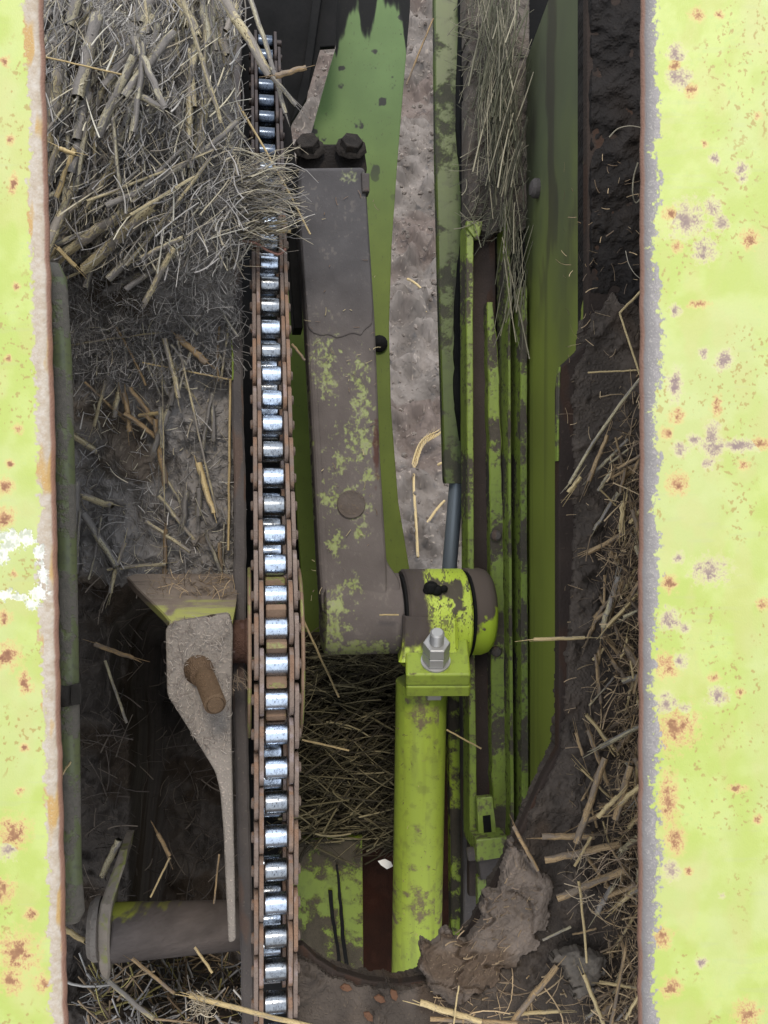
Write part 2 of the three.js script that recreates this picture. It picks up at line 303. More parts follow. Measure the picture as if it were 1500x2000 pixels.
const strawBrown = strawTex(361, [104, 93, 82], [168, 146, 116], 0.56, 0.5);

// ---------------------------------------------------------------- materials
const M = {
  mud: mat(mudTex, { roughness: 0.97, bumpScale: 0.0016 }), darkMud: mat(darkMudTex, { roughness: 0.88, bumpScale: 0.0016 }),
  grime: mat(grimeTex, { roughness: 0.85, bumpScale: 0.0005 }), black: mat(blackTex, { roughness: 0.8, bumpScale: 0.0006 }),
  dust: mat(dustTex, { roughness: 0.97, bumpScale: 0.0006 }), rust: mat(rustTex, { roughness: 0.82, metalness: 0.15, bumpScale: 0.0004 }), oily: mat(oilyRustTex, { roughness: 0.55, metalness: 0.3, bumpScale: 0.0003 }),
  roller: mat(rollerTex, { metalness: 1, bumpScale: 0.00012 }),
  green: mat(greenClean, { bumpScale: 0.0003 }), patchy: mat(greenPatchy, { bumpScale: 0.0005 }), patchy2: mat(greenTex(226, 0.56, [58, 54, 46], [126, 142, 62], 256, 2), { bumpScale: 0.0005 }), flaky: mat(greenFlaky, { bumpScale: 0.0006 }), greenDark: mat(greenDark, { bumpScale: 0.0003 }),
  steel: mat(null, { color: 0x8d8d8f, metalness: 0.75, roughness: 0.5 }), zinc: mat(null, { color: 0xaaa9a8, metalness: 0.55, roughness: 0.48 }), rodgrey: mat(null, { color: 0x6f7880, metalness: 0.35, roughness: 0.5 }),
  straw: [mat(strawDusty, { bumpScale: 0.0004, roughness: 0.9 }), mat(strawHalf, { bumpScale: 0.0004, roughness: 0.85 }), mat(strawClean, { bumpScale: 0.0003, roughness: 0.7 }), mat(strawBrown, { bumpScale: 0.0004, roughness: 0.85 })],
  fibre: new THREE.MeshPhysicalMaterial({ vertexColors: true, roughness: 0.9, specularIntensity: 0.4, side: THREE.DoubleSide }),
};

// ---------------------------------------------------------------- ground under the machine
{
  const xs = [], zs = [];
  for (const e of [-60, -25, -10, -4, -2, -1.2, -0.8]) xs.push(e); for (let x = -0.6; x <= 0.6001; x += 0.007) xs.push(x); for (const e of [0.8, 1.2, 2, 4, 10, 25, 60]) xs.push(e);
  for (const e of [60, 25, 10, 4, 2, 1, 0.3, -0.2, -0.45]) zs.push(e); for (let z = -0.6; z >= -3.2; z -= 0.007) zs.push(z); for (const e of [-3.6, -4.5, -6, -10, -25, -60]) zs.push(e);
  const pos = [], uv = [], idx = [], w = xs.length;
  for (const z of zs) for (const x of xs) {
    const near = Math.abs(x) < 0.7 && z < -0.5 && z > -3.3 ? 1 : 0; let y = 0;
    if (near) { const a = fbm(x * 9, z * 9, 3, 410), b = fbm(x * 34, z * 34, 3, 411), c = vn(x * 95, z * 95, 412); const wx = x + 0.05 * fbm(x * 20, z * 20, 2, 415), wz = z + 0.05 * fbm(x * 20, z * 20, 2, 416); const rr = fbm(wx * 22 + wz * 9, wz * 22 - wx * 9, 4, 417), q = fbm(wx * 70, wz * 70, 2, 418); y = (a - 0.5) * 0.05 + Math.max(0, rr - 0.42) * 0.14 + (q - 0.5) * 0.018 + (c - 0.5) * 0.005 + b * 0.01; }
    pos.push(x, y - 0.02, z); uv.push(x / 0.6, z / 0.6);
  }
  for (let j = 0; j < zs.length - 1; j++) for (let i = 0; i < w - 1; i++) { const a = j * w + i; idx.push(a, a + 1, a + w, a + 1, a + w + 1, a + w); }
  const soilTex = tex(512, 512, (u, v) => { const n = fbm(u * 12, v * 12, 5, 420, 12), f = vn(u * 120, v * 120, 421, 120), m = fbm(u * 5, v * 5, 3, 422, 5); let c = mix3([82, 77, 73], [138, 130, 124], n * 1.1); c = mix3(c, [92, 78, 72], 0.5 * sstep(0.5, 0.7, m)); c = mix3(c, [190, 176, 160], 0.5 * sstep(0.88, 0.97, f)); return { c, b: 0.6 * n + 0.4 * f }; }, { bump: true });
  const g = new THREE.BufferGeometry(); g.setAttribute('position', new THREE.Float32BufferAttribute(pos, 3)); g.setAttribute('uv', new THREE.Float32BufferAttribute(uv, 2)); g.setIndex(idx); g.computeVertexNormals();
  const o = new THREE.Mesh(g, mat(soilTex, { roughness: 1, bumpScale: 0.006 })); o.name = 'ground'; o.receiveShadow = true; o.userData = { kind: 'structure', label: 'bare greyish brown soil seen through the gaps in the machine', category: 'ground' }; scene.add(o);
  const cl = new THREE.IcosahedronGeometry(1, 1), q = cl.attributes.position; for (let i = 0; i < q.count; i++) { const k = 0.7 + 0.6 * vn(q.getX(i) * 2.3 + 9, q.getY(i) * 2.3 + q.getZ(i) * 3.1 + 9, 430); q.setXYZ(i, q.getX(i) * k, q.getY(i) * k * 0.8, q.getZ(i) * k); } cl.computeVertexNormals();
  const N = 4200, im = new THREE.InstancedMesh(cl, mat(soilTex, { roughness: 1, bumpScale: 0.001 }), N), r = rng(431), mm = new THREE.Matrix4(), qq = new THREE.Quaternion(), cc = new THREE.Color();
  for (let i = 0; i < N; i++) { const s = 0.0015 + 0.006 * r() ** 4; qq.setFromEuler(new THREE.Euler(r() * 6, r() * 6, r() * 6)); mm.compose(V(-0.5 + r(), 0.004 + 0.02 * r(), -0.7 - 2.4 * r()), qq, V(s, s, s)); im.setMatrixAt(i, mm); const k = 0.8 + 0.5 * r(); im.setColorAt(i, cc.setRGB(k, k * 0.98, k * 0.95)); }
  im.name = 'soil_crumbs'; im.castShadow = im.receiveShadow = true; im.userData = { kind: 'stuff', label: 'small crumbs of soil scattered over the bare ground', category: 'soil' }; scene.add(im);
}

// ---------------------------------------------------------------- cover panels (bent sheet)
function panel(name, label, edgeOf, side, d, t) {
  const secs = [], uvs = [], W = 0.30, lip = 0.0062, R = 0.0036, th = 0.0028, x0 = t.x0, x1 = t.x1;
  const rows = 240;
  for (let i = 0; i <= rows; i++) {
    const y = lerp(-260, 2260, i / rows), e = P(edgeOf(y), y, d), jit = (fbm(y * 0.03, 7, 3, 500 + side) - 0.5) * 0.0009;
    const ring = [], ru = [];
    const add = (ux, uz, s) => { ring.push(V(e.x + side * (ux + jit * (s < 0.01 ? 1 : 0)), e.y, e.z + uz)); ru.push(s); };
    add(W, 0, W); add(0.05, 0, 0.05); add(0.02, 0, 0.02);
    for (let k = 0; k <= 5; k++) { const a = k / 5 * Math.PI / 2; add(R - R * Math.sin(a), -R + R * Math.cos(a), R - a * R * 0.8); }
    add(0.0012, -lip, -0.004); add(th + 0.0012, -lip, -0.006);
    for (let k = 5; k >= 0; k--) { const a = k / 5 * Math.PI / 2, r = R - th; add(R - r * Math.sin(a), -R + r * Math.cos(a), -0.01); }
    add(W, -th, W);
    secs.push(ring); uvs.push(ru.map(s => [s, e.y]));
  }
  const g = skin(secs, { smooth: true }), h = g.attributes.position.count, uv = new Float32Array(h * 2); let q = 0;
  for (const r of uvs) for (const [s, y] of r) { const px = edgeOf(0) + side * s / d * F, py = 1000 - y / d * F; const e = edgeOf(py) - edgeOf(0); uv[q++] = (px + e - x0) / (x1 - x0); uv[q++] = (2200 - py) / 2400; }
  g.setAttribute('uv', new THREE.BufferAttribute(uv, 2));
  const n = crease(g.toNonIndexed(), 0.7);
  return single(name, label, 'panel', n, mat(t.t, { bumpScale: 0.0006, clearcoat: 0.15, clearcoatRoughness: 0.5 }), P(edgeOf(1000), 1000, d));
}
const edgeL = y => 79 + (y < 900 ? y * 0.026 : 23.4 + (y - 900) * 0.022), edgeR = y => 1256 - y * 0.003;
const spotsR = [[1360, 30, 13, 1], [1405, 28, 8, 1], [1320, 105, 18, 0], [1326, 150, 22, 0], [1352, 176, 13, 1], [1318, 128, 14, 1], [1480, 226, 8, 1], [1395, 310, 10, 0], [1448, 330, 14, 0], [1376, 280, 7, 1], [1450, 350, 9, 0], [1310, 417, 15, 1], [1345, 430, 36, 0], [1388, 404, 18, 0], [1406, 436, 16, 0], [1376, 488, 22, 0], [1464, 465, 17, 1], [1322, 482, 12, 1], [1365, 594, 12, 1, 1.6], [1320, 606, 11, 0], [1415, 704, 18, 0], [1375, 690, 11, 0], [1318, 756, 20, 0, 0.7], [1322, 812, 14, 1], [1301, 846, 12, 1], [1400, 798, 15, 1, 0.7], [1392, 848, 20, 0, 0.7], [1355, 860, 13, 0], [1395, 876, 20, 0], [1440, 870, 30, 0, 2.6], [1490, 868, 20, 1, 1.7], [1328, 878, 15, 0], [1384, 906, 12, 0], [1452, 908, 10, 1], [1322, 944, 20, 1], [1388, 1114, 30, 0, 1.2], [1325, 1088, 11, 0], [1308, 1140, 16, 1], [1308, 1210, 20, 0], [1336, 1226, 10, 0], [1300, 1300, 24, 1], [1326, 1292, 14, 0], [1394, 1324, 10, 1], [1402, 1358, 18, 0], [1336, 1384, 12, 0], [1318, 1422, 40, 1], [1300, 1376, 22, 0], [1446, 1352, 8, 1], [1440, 1540, 11, 1, 1.4], [1306, 1560, 30, 1, 0.6], [1320, 1640, 22, 1, 0.8], [1308, 1700, 18, 0], [1292, 1830, 20, 1], [1490, 1180, 11, 1], [1480, 1600, 9, 1], [1312, 1930, 18, 1], [1460, 1980, 24, 1], [1370, 1880, 10, 0], [1410, 1750, 7, 0], [1345, 1700, 8, 1]];
const spotsL = [[10, 950, 16, 1], [6, 1010, 20, 1], [36, 838, 10, 1], [20, 905, 8, 1], [14, 1280, 24, 1], [46, 1330, 16, 1, 0.7], [24, 1628, 30, 1], [40, 1545, 9, 1], [4, 1740, 22, 1], [34, 1860, 38, 1], [14, 1660, 18, 0], [28, 1120, 7, 1], [20, 1915, 24, 1], [86, 1920, 16, 1], [48, 1460, 8, 1], [10, 120, 10, 1], [20, 272, 9, 1], [26, 360, 12, 1, 0.7], [60, 1785, 12, 1], [50, 1340, 12, 1], [8, 1210, 14, 1], [30, 560, 8, 1], [18, 700, 7, 1]];
const whiteL = [[22, 1056, 30, 0], [52, 1052, 24, 0], [4, 1085, 22, 0], [76, 1080, 20, 0, 0.8], [84, 1120, 20, 0, 0.6], [74, 1160, 26, 0], [40, 1166, 18, 0, 1.8], [8, 1162, 22, 0, 1.4], [62, 1178, 16, 0]];
panel('cover_panel', 'yellow green sheet panel at left edge with white bird dropping and worn rim', edgeL, -1, 0.345,
  { x0: -120, x1: 170, t: panelTex(384, 1536, -120, 170, -200, 2200, edgeL, -1, spotsL, whiteL, 600) , });
panel('cover_panel', 'wide yellow green sheet panel at right with rust pits and bare grey rim', edgeR, 1, 0.335,
  { x0: 1180, x1: 1560, t: panelTex(512, 1536, 1180, 1560, -200, 2200, edgeR, 1, spotsR, null, 650) });

single('side_light_blocker', 'unseen steel sheet under the left panel added to block side light', 'wall', strip([[-300, -610, -600, 0.349], [2300, -610, -600, 0.349]], 0.62, { dir: V(0.05, 0, -1).normalize() }), mat(grimeTex, { bumpScale: 0.0005 }));  // sheets added out of view on both sides to keep side light out
single('side_light_blocker', 'unseen steel sheet under the right panel added to block side light', 'wall', strip([[-300, 1700, 1710, 0.341], [2300, 1700, 1710, 0.341]], 0.6, { dir: V(-0.1, 0, -1).normalize() }), mat(grimeTex, { bumpScale: 0.0005 }));
// ---------------------------------------------------------------- side bar with tape, side plate next to the chain
{
  const st = [[512, 88, 112, 0.452], [540, 90, 124, 0.442], [700, 94, 133, 0.44], [1000, 100, 141, 0.44], [1340, 106, 147, 0.44], [1700, 112, 152, 0.44], [1790, 117, 158, 0.44], [1806, 122, 150, 0.446]];
  const barSec = st.map(([y, a, b, d]) => { const r = []; const L = P(a, y, d), R = P(b, y, d), w = (R.x - L.x) / 2, c = L.clone().add(R).multiplyScalar(0.5); for (let k = 0; k < 14; k++) { const t = k / 14 * Math.PI * 2; r.push(V(c.x + Math.cos(t) * w, c.y, c.z - w + Math.sin(t) * w)); } return r; });
  const t = thing('guard_bar', 'dirty olive green round bar running beside the left panel', 'bar', P(130, 1000, 0.45));
  const ot = greenTex(281, 0.49, [80, 77, 72], [104, 108, 72], 512, 2);
  part('tube', boxUV(skin(barSec, { smooth: true }), 0.1), mat(ot, { bumpScale: 0.0006 }), t);
  const ring = y => { const a = lerp(106, 112, (y - 1340) / 360), b = lerp(147, 152, (y - 1340) / 360), L = P(a, y, 0.44), R = P(b, y, 0.44), w = (R.x - L.x) / 2, c = L.clone().add(R).multiplyScalar(0.5), q = []; for (let k = 0; k < 20; k++) { const s = k / 20 * Math.PI * 2; q.push(V(c.x + Math.cos(s) * (w + 0.001), c.y + 0.0006 * Math.sin(s * 3), c.z - w + Math.sin(s) * (w + 0.001))); } return q; };
  const tape = part('tape', boxUV(skin([ring(1338), ring(1358), ring(1378)], { smooth: true }), 0.03), mat(dustTex, { color: 0x7d7d7d, bumpScale: 0.0004 }), t, 'grey tape wound round the bar');
  part('tape_end', boxUV(plate([[138, 1338], [157, 1336], [158, 1376], [138, 1378]], 0.438, 0.001, { bev: 0.0003 }), 0.03), mat(dustTex, { color: 0x8a8a8a, bumpScale: 0.0004 }), t);
}
const sidePlate = [[-120, 452, 472, 0.70], [150, 450, 470, 0.665], [500, 450, 471, 0.61], [800, 454, 476, 0.57], [1000, 457, 481, 0.545], [1300, 453, 480, 0.522], [1600, 462, 488, 0.52], [2100, 476, 501, 0.53]];
{
  const t = thing('side_plate', 'long dusty steel plate standing on edge between the straw bed and the chain', 'plate', P(465, 1000, 0.55));
  part('web', strip(sidePlate, 0.11, { c: 0.0012, sub: 14, jit: 0.0012 }), M.grime, t);
  part('worn_edge', strip([[664, 452, 455, 0.5855], [700, 452, 456, 0.5805], [742, 453, 456, 0.5755]], 0.006, { c: 0.0005, sub: 8, jit: 0.001, seed: 9 }), M.patchy, t, 'edge flecked with yellow paint');
}

// ---------------------------------------------------------------- dirt bed on the left and the hollow under it
const heapD = (x, y) => 0.055 * sstep(760, 220, y) * sstep(520, 300, x + (y - 300) * 0.1) ;
function leftD(x, y) {
  let d = 0.60 - heapD(x, y);
  d -= 0.03 * Math.exp(-(((x - 440) / 90) ** 2) - ((y - 400) / 110) ** 2);
  d -= 0.034 * Math.exp(-(((x - 330) / 150) ** 2) - ((y - 540) / 130) ** 2);
  const cav = sstep(1120, 1260, y) * sstep(2010, 1880, y); // lower part: hollow to the right, ledge to the left
  const hole = cav * sstep(250, 330, x - (y > 1500 ? 0 : (1500 - y) * -0.05));
  d += 0.02 * cav + 0.26 * hole + 0.05 * sstep(1150, 1250, y) * sstep(210, 240, x) * sstep(1450, 1330, y);
  d += 0.012 * sstep(230, 170, x) ;
  d -= 0.03 * sstep(1880, 1980, y);
  const n = fbm(x * 0.012, y * 0.012, 4, 700), m = fbm(x * 0.05, y * 0.05, 3, 710);
  d += (n - 0.5) * (0.035 - 0.012 * cav) + (m - 0.5) * 0.010;
  return d;
}
single('dirt_bed', 'bed of caked grey dirt and dust on the left of the chain', 'dirt', bed(40, 458, -140, 1200, 3, leftD, (x, y) => y < 1110 + 85 * fbm(x * 0.02, 2, 4, 66)), mat(mudTex, { roughness: 0.97, bumpScale: 0.003 }), null, { kind: 'stuff' });
single('dirt_bed', 'dark caked dirt in the hollow below and left of the bracket', 'dirt', bed(40, 470, 1090, 2160, 3, (x, y) => leftD(x, y) + 0.003), mat(mudTex, { color: 0xa8a29d, roughness: 0.97, bumpScale: 0.0026 }), null, { kind: 'stuff' });

// ---------------------------------------------------------------- mud plate with the cut-out on the right
const cutOutline = [[1147, -160], [1147, 668], [1096, 716], [1091, 760], [1091, 1462], [1060, 1520], [985, 1690], [930, 1800], [908, 1842], [880, 1895], [838, 1914], [780, 1922], [720, 1916], [660, 1898], [618, 1872], [592, 1846], [560, 1850], [560, 2160], [1420, 2160], [1420, -160]];
function rightD(x, y) {
  let d = 0.497; const n = fbm(x * 0.012, y * 0.012, 4, 720), m = fbm(x * 0.045, y * 0.045, 3, 730);
  d += (n - 0.55) * 0.02 + (m - 0.5) * 0.008;
  d += 0.010 * sstep(560, 300, y) + 0.004; d -= 0.012 * sstep(1180, 1255, x) * sstep(640, 900, y);
  return Math.min(d, 0.5003);
}
{
  const t = thing('machine_plate', 'mud covered steel plate with a long cut out beside the right panel', 'plate', P(1150, 1000, 0.505));
  part('plate', plate(cutOutline, 0.502, 0.007, { bev: 0.001 }), mat(grimeTex, { color: 0xa89a90, bumpScale: 0.0006 }), t);
  part('worn_edge', strip([[716, 1092, 1096, 0.5015], [900, 1088, 1092, 0.5015]], 0.004, { c: 0.0004, sub: 20, jit: 0.0008 }), M.patchy, t, 'edge with flecks of yellow paint');
  // sunk face left of the mud: a smoother skin of dried mud
  const edgeIn = [[1152, -160], [1152, 672], [1128, 712], [1120, 760], [1122, 1100], [1108, 1300], [1100, 1466], [1068, 1530], [996, 1694], [940, 1806], [920, 1850], [890, 1904], [840, 1924], [780, 1932], [716, 1926], [650, 1908], [606, 1880], [575, 1866], [566, 1862], [566, 2150], [1410, 2150], [1410, -160]];
  const ins = inPoly(edgeIn);
  const lineY = x => 600 + 120 * (fbm(x * 0.02, 3, 4, 88) - 0.5);
  single('mud_layer', 'layer of dark damp mud caked on the plate with the cut out', 'mud', bed(560, 1300, 440, 2090, 2.6, (x, y) => rightD(x, y), (x, y) => ins(x + (fbm(x * 0.05, y * 0.05, 3, 91) - 0.5) * 14, y + (fbm(x * 0.05, y * 0.05, 3, 92) - 0.5) * 14) && y > lineY(x)), mat(darkMudTex, { color: 0xcfcac6, roughness: 0.88, bumpScale: 0.002 }), null, { kind: 'stuff' });
  single('mud_layer', 'mud on the upper right part of the plate tinted near black', 'mud', bed(1140, 1410, -140, 700, 3.5, (x, y) => rightD(x, y) + 0.002 + 0.010 * fbm(x * 0.03 + 5, y * 0.03, 4, 89) - 0.0075 + 0.004 * sstep(520, 640, y), (x, y) => ins(x, y) && y < lineY(x) + 30), mat(darkMudTex, { color: 0x68686c, roughness: 0.8, bumpScale: 0.0018 }), null, { kind: 'stuff' });  // same mud texture as the layer below, tinted much darker
}
for (const [x, y, a, l] of [[742, 1952, 0.4, 'brown scale chip on the plate below the cut out'], [770, 1944, 1.2, 'small brown scale chip on the plate beside the larger one'], [676, 1930, 0.2, 'pale scale flake on the curved rim below the cut out'], [720, 1986, 0.8, 'leaf shaped chip at the bottom edge of the plate']]) { const q = [[-12, 2], [-5, -7], [6, -6], [13, 1], [5, 7], [-6, 6]].map(([u, v]) => [x + u * Math.cos(a) - v * Math.sin(a), y + u * Math.sin(a) + v * Math.cos(a)]); single('scale_chip', l, 'chip', plate(q, 0.4945, 0.0016, { bev: 0.0004 }), mat(rustTex, { color: 0xc8a890, bumpScale: 0.0006 })); }
// clods of mud
function clod(name, label, outline, d, h, m, seed) {
  const ins = inPoly(outline);
  let minx = 1e9, maxx = -1e9, miny = 1e9, maxy = -1e9; for (const [x, y] of outline) { minx = Math.min(minx, x); maxx = Math.max(maxx, x); miny = Math.min(miny, y); maxy = Math.max(maxy, y); }
  const dist = (x, y) => { let b = 1e9; for (let i = 0; i < outline.length; i++) { const [a, c] = outline[i], [e, f] = outline[(i + 1) % outline.length]; const t = clamp(((x - a) * (e - a) + (y - c) * (f - c)) / ((e - a) ** 2 + (f - c) ** 2)); b = Math.min(b, Math.hypot(x - a - t * (e - a), y - c - t * (f - c))); } return b; };
  const wob = (x, y) => [x + (fbm(x * 0.04, y * 0.04, 3, seed + 5) - 0.5) * 36, y + (fbm(x * 0.04, y * 0.04, 3, seed + 6) - 0.5) * 36];
  const g = bed(minx - 12, maxx + 12, miny - 12, maxy + 12, 2.5, (x, y) => { const e = sstep(0, 22, dist(x, y)), n = fbm(x * 0.02, y * 0.02, 3, seed), cr = Math.abs(fbm(x * 0.014, y * 0.022, 3, seed + 2) - 0.5); return d - h * (0.55 + 0.45 * e) - (n - 0.5) * h * 0.5 + 0.003 * sstep(0.03, 0.0, cr) - (vn(x * 0.2, y * 0.2, seed + 3) - 0.5) * 0.0012 - (fbm(x * 0.07 + y * 0.03, y * 0.07, 3, seed + 4) - 0.5) * h * 0.35; }, (x, y) => ins(...wob(x, y)), 0.12, 0.006);
  return single(name, label, 'mud', g, m);
}
const clodMat = mat(mudTex, { color: 0xdccfc4, roughness: 0.97, bumpScale: 0.002 });
clod('mud_clod', 'large cracked clod of dried grey brown mud at the lower corner of the cut out', [[828, 1850], [870, 1822], [912, 1838], [985, 1690], [1010, 1650], [1040, 1690], [1088, 1720], [1075, 1790], [1050, 1850], [990, 1900], [935, 1950], [880, 1965], [845, 1940], [815, 1890]], 0.497, 0.011, clodMat, 810);
clod('mud_clod', 'flat jagged flake of dried mud lying right of the large mud clod', [[1078, 1862], [1130, 1848], [1180, 1862], [1188, 1905], [1160, 1932], [1130, 1945], [1105, 1915]], 0.492, 0.008, mat(mudTex, { color: 0xd8d0c4, roughness: 0.97, bumpScale: 0.001 }), 830);

// ---------------------------------------------------------------- green wall, rails, guide plate on the right
{
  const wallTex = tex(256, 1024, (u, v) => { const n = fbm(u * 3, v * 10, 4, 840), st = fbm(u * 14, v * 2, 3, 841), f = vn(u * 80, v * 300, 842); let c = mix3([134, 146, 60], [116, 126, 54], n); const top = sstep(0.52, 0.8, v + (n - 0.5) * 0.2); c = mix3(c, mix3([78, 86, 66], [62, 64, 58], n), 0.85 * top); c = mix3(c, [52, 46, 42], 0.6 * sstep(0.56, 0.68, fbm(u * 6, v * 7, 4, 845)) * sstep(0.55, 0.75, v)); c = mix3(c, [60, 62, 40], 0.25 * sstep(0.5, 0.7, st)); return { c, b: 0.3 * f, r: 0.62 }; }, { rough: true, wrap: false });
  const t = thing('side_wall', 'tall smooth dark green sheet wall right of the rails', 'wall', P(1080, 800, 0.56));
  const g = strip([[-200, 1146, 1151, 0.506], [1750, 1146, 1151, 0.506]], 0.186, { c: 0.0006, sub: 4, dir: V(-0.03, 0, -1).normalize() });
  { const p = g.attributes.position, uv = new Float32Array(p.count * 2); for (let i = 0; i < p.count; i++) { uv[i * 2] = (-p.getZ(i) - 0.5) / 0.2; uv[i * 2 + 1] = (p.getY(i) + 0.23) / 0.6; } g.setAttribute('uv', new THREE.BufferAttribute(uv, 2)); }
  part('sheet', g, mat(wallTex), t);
  part('bolt_head', turned(P(1050, 368, 0.64), MX.clone().negate(), [[0.007, -0.002], [0.007, 0.003], [0.005, 0.005], [0, 0.0055]], 14), M.grime, t);
}
{
  const t = thing('guide_rail', 'long rail of parallel green and dirt black strips beside the green wall', 'rail', P(970, 1000, 0.675));
  part('strip', strip([[436, 911, 926, 0.68], [600, 911, 924, 0.68], [1100, 914, 926, 0.68], [1650, 918, 932, 0.68]], 0.02, { c: 0.0006, sub: 20, jit: 0.0006 }), M.patchy, t, 'bright green flaking edge strip');
  part('top_lip', strip([[432, 911, 942, 0.678], [444, 911, 941, 0.678], [466, 928, 936, 0.678]], 0.004, { c: 0.0005 }), M.patchy, t);
  part('web', strip([[-200, 912, 968, 0.697], [440, 912, 968, 0.697], [1750, 916, 972, 0.697]], 0.006, { c: 0.0008 }), mat(grimeTex, { color: 0xb8aca6, bumpScale: 0.0005 }), t, 'dirt covered web of the rail');
  part('flange', strip([[590, 952, 964, 0.687], [700, 953, 974, 0.687], [1000, 958, 984, 0.687], [1640, 962, 990, 0.687]], 0.02, { c: 0.0008, sub: 26, jit: 0.002, seed: 5 }), M.patchy, t, 'green flange with chipped edge');
  part('thin_lip', strip([[400, 992, 996, 0.675], [1000, 993, 999, 0.675], [1660, 998, 1005, 0.675]], 0.03, { c: 0.0004, sub: 4 }), M.patchy, t);
  part('groove', strip([[-200, 966, 1110, 0.71], [1750, 972, 1110, 0.71]], 0.004, { c: 0.0005 }), M.black, t, 'black groove between the lips');
  part('outer_lip', strip([[560, 1016, 1030, 0.669], [1000, 1017, 1030, 0.669], [1680, 1020, 1034, 0.669]], 0.03, { c: 0.0006, sub: 20, jit: 0.0006, seed: 8 }), M.patchy, t);
  for (const [x, y] of [[968, 1046], [968, 1272]]) part('bolt_head', turned(P(x, y, 0.687), MD.clone().negate(), [[0.0042, 0], [0.0042, 0.003], [0.0028, 0.0048], [0, 0.0052]], 16), M.grime, t);
}
{
  const t = thing('guide_plate', 'dirty dark green plate with a square lower end beside the soil gap', 'plate', P(880, 500, 0.725));
  part('plate', strip([[-200, 847, 912, 0.725], [300, 851, 912, 0.725], [600, 858, 913, 0.725], [936, 868, 909, 0.725], [944, 870, 906, 0.725]], 0.008, { c: 0.001 }), M.greenDark, t);
  part('dirt_streak', strip([[-200, 905, 960, 0.719], [200, 892, 960, 0.719], [440, 903, 960, 0.719], [620, 888, 913, 0.719], [780, 889, 913, 0.719], [860, 902, 912, 0.719]], 0.0055, { c: 0.002, sub: 10, jit: 0.003, seed: 3 }), M.black, t, 'black caked dirt along the plate');
  single('push_rod', 'plain grey steel rod below the square end of the dark green plate', 'rod', rod(P(893, 930, 0.735), P(876, 1130, 0.745), 0.0062, 0.0062), M.rodgrey);
}
{
  const t = thing('hinge_bracket', 'small green slotted bracket low in the machine right of the cylinder', 'bracket', P(950, 1660, 0.665));
  const s = plate([[931, 1558], [962, 1556], [972, 1640], [936, 1650]], 0.667, 0.006, { bev: 0.0008 });
  part('upper_plate', s, M.patchy2, t);
  part('slot', plate([[943, 1594], [958, 1592], [961, 1632], [946, 1634]], 0.6664, 0.003, { bev: 0.0004 }), mat(blackTex, { color: 0xffffff }), t, 'dark slot in the plate');
  part('ledge', plate([[930, 1640], [990, 1634], [1000, 1672], [932, 1684]], 0.655, 0.02, { bev: 0.001 }), M.patchy2, t);
  part('ledge_face', plate([[934, 1680], [985, 1672], [965, 1716], [940, 1720]], 0.661, 0.012, { bev: 0.001 }), M.grime, t);
  part('lower_plate', plate([[932, 1712], [972, 1712], [950, 1800], [934, 1800]], 0.665, 0.006, { bev: 0.0008 }), M.patchy2, t);
  part('pin', rod(P(912, 1668, 0.665), P(934, 1666, 0.665), 0.005), M.grime, t);
}

// ---------------------------------------------------------------- deep plates
{
  const ptx = tex(512, 1024, (u, v) => {
    const x = lerp(540, 820, u), y = lerp(1220, -60, v), n = fbm(x * 0.02, y * 0.02, 5, 900), m = fbm(x * 0.06, y * 0.03, 3, 905), f = vn(x * 0.4, y * 0.4, 906);
    let c = mix3([90, 112, 54], [98, 112, 42], sstep(200, 600, y)); c = mix3(c, [84, 112, 80], 0.4 * sstep(420, 120, y)); c = mix3(c, [c[0] * 0.82, c[1] * 0.84, c[2] * 0.8], n);
    const k = sstep(0.04, -0.04, (y - 30 - (fbm(x * 0.035, 3, 4, 907) - 0.45) * 190 - 60 * sstep(700, 660, x) - 40 * sstep(780, 800, x)) / 300 + (m - 0.5) * 0.12);
    const spot = sstep(0.66, 0.72, fbm(x * 0.03, y * 0.03, 4, 908)) * sstep(450, 250, y); c = mix3(c, [22, 22, 22], clamp(k + spot * 0.9)); c = mix3(c, [60, 62, 40], 0.5 * sstep(0.87, 0.95, f)); return { c, r: 0.6 + 0.3 * k };
  }, { rough: true, wrap: false });
  const out = [[640, -160], [806, -160], [801, 20], [789, 160], [776, 320], [765, 480], [760, 640], [764, 800], [778, 980], [800, 1112], [806, 1240], [596, 1240], [572, 900], [562, 600], [570, 420], [598, 290], [610, 252], [638, 150], [657, 88]];
  const t = thing('back_plate', 'curved green plate standing behind the dirty lever arm', 'plate', P(700, 600, 0.85));
  const a = P(540, 1220, 0.85), b = P(820, -60, 0.85), g = plate(out, 0.85, 0.008, { bev: 0.001, uv: 0 });
  part('plate', planeUV(g, a.x, a.y, b.x - a.x, b.y - a.y), mat(ptx), t);
  part('rivet', turned(P(741, 672, 0.85), V(0, 0, 1), [[0.008, 0], [0.008, 0.004], [0.004, 0.007], [0, 0.0075]], 14), M.black, t);
}
single('dark_cover', 'black greasy cover plate at the top between chain and soil', 'plate', [plate([[430, -160], [664, -160], [657, 60], [655, 90], [626, 92], [604, 170], [570, 240], [558, 300], [540, 340], [430, 340]], 0.79, 0.006), plate([[632, -160], [650, -160], [600, 190], [568, 240], [590, 150]], 0.782, 0.008)], M.black);
single('shaded_guard', 'narrow guard plate between chain and lever arm with black shade in its colour', 'plate', strip([[120, 533, 550, 0.745], [330, 553, 580, 0.735], [480, 562, 586, 0.73], [640, 574, 592, 0.72]], 0.03, {}), M.black);  // strip coloured black to stand in for the shade beside the arm
single('inner_wall', 'dark back wall deep behind the chain', 'wall', plate([[420, 300], [572, 300], [600, 640], [620, 1240], [620, 2160], [420, 2160]], 0.93, 0.01), M.black);
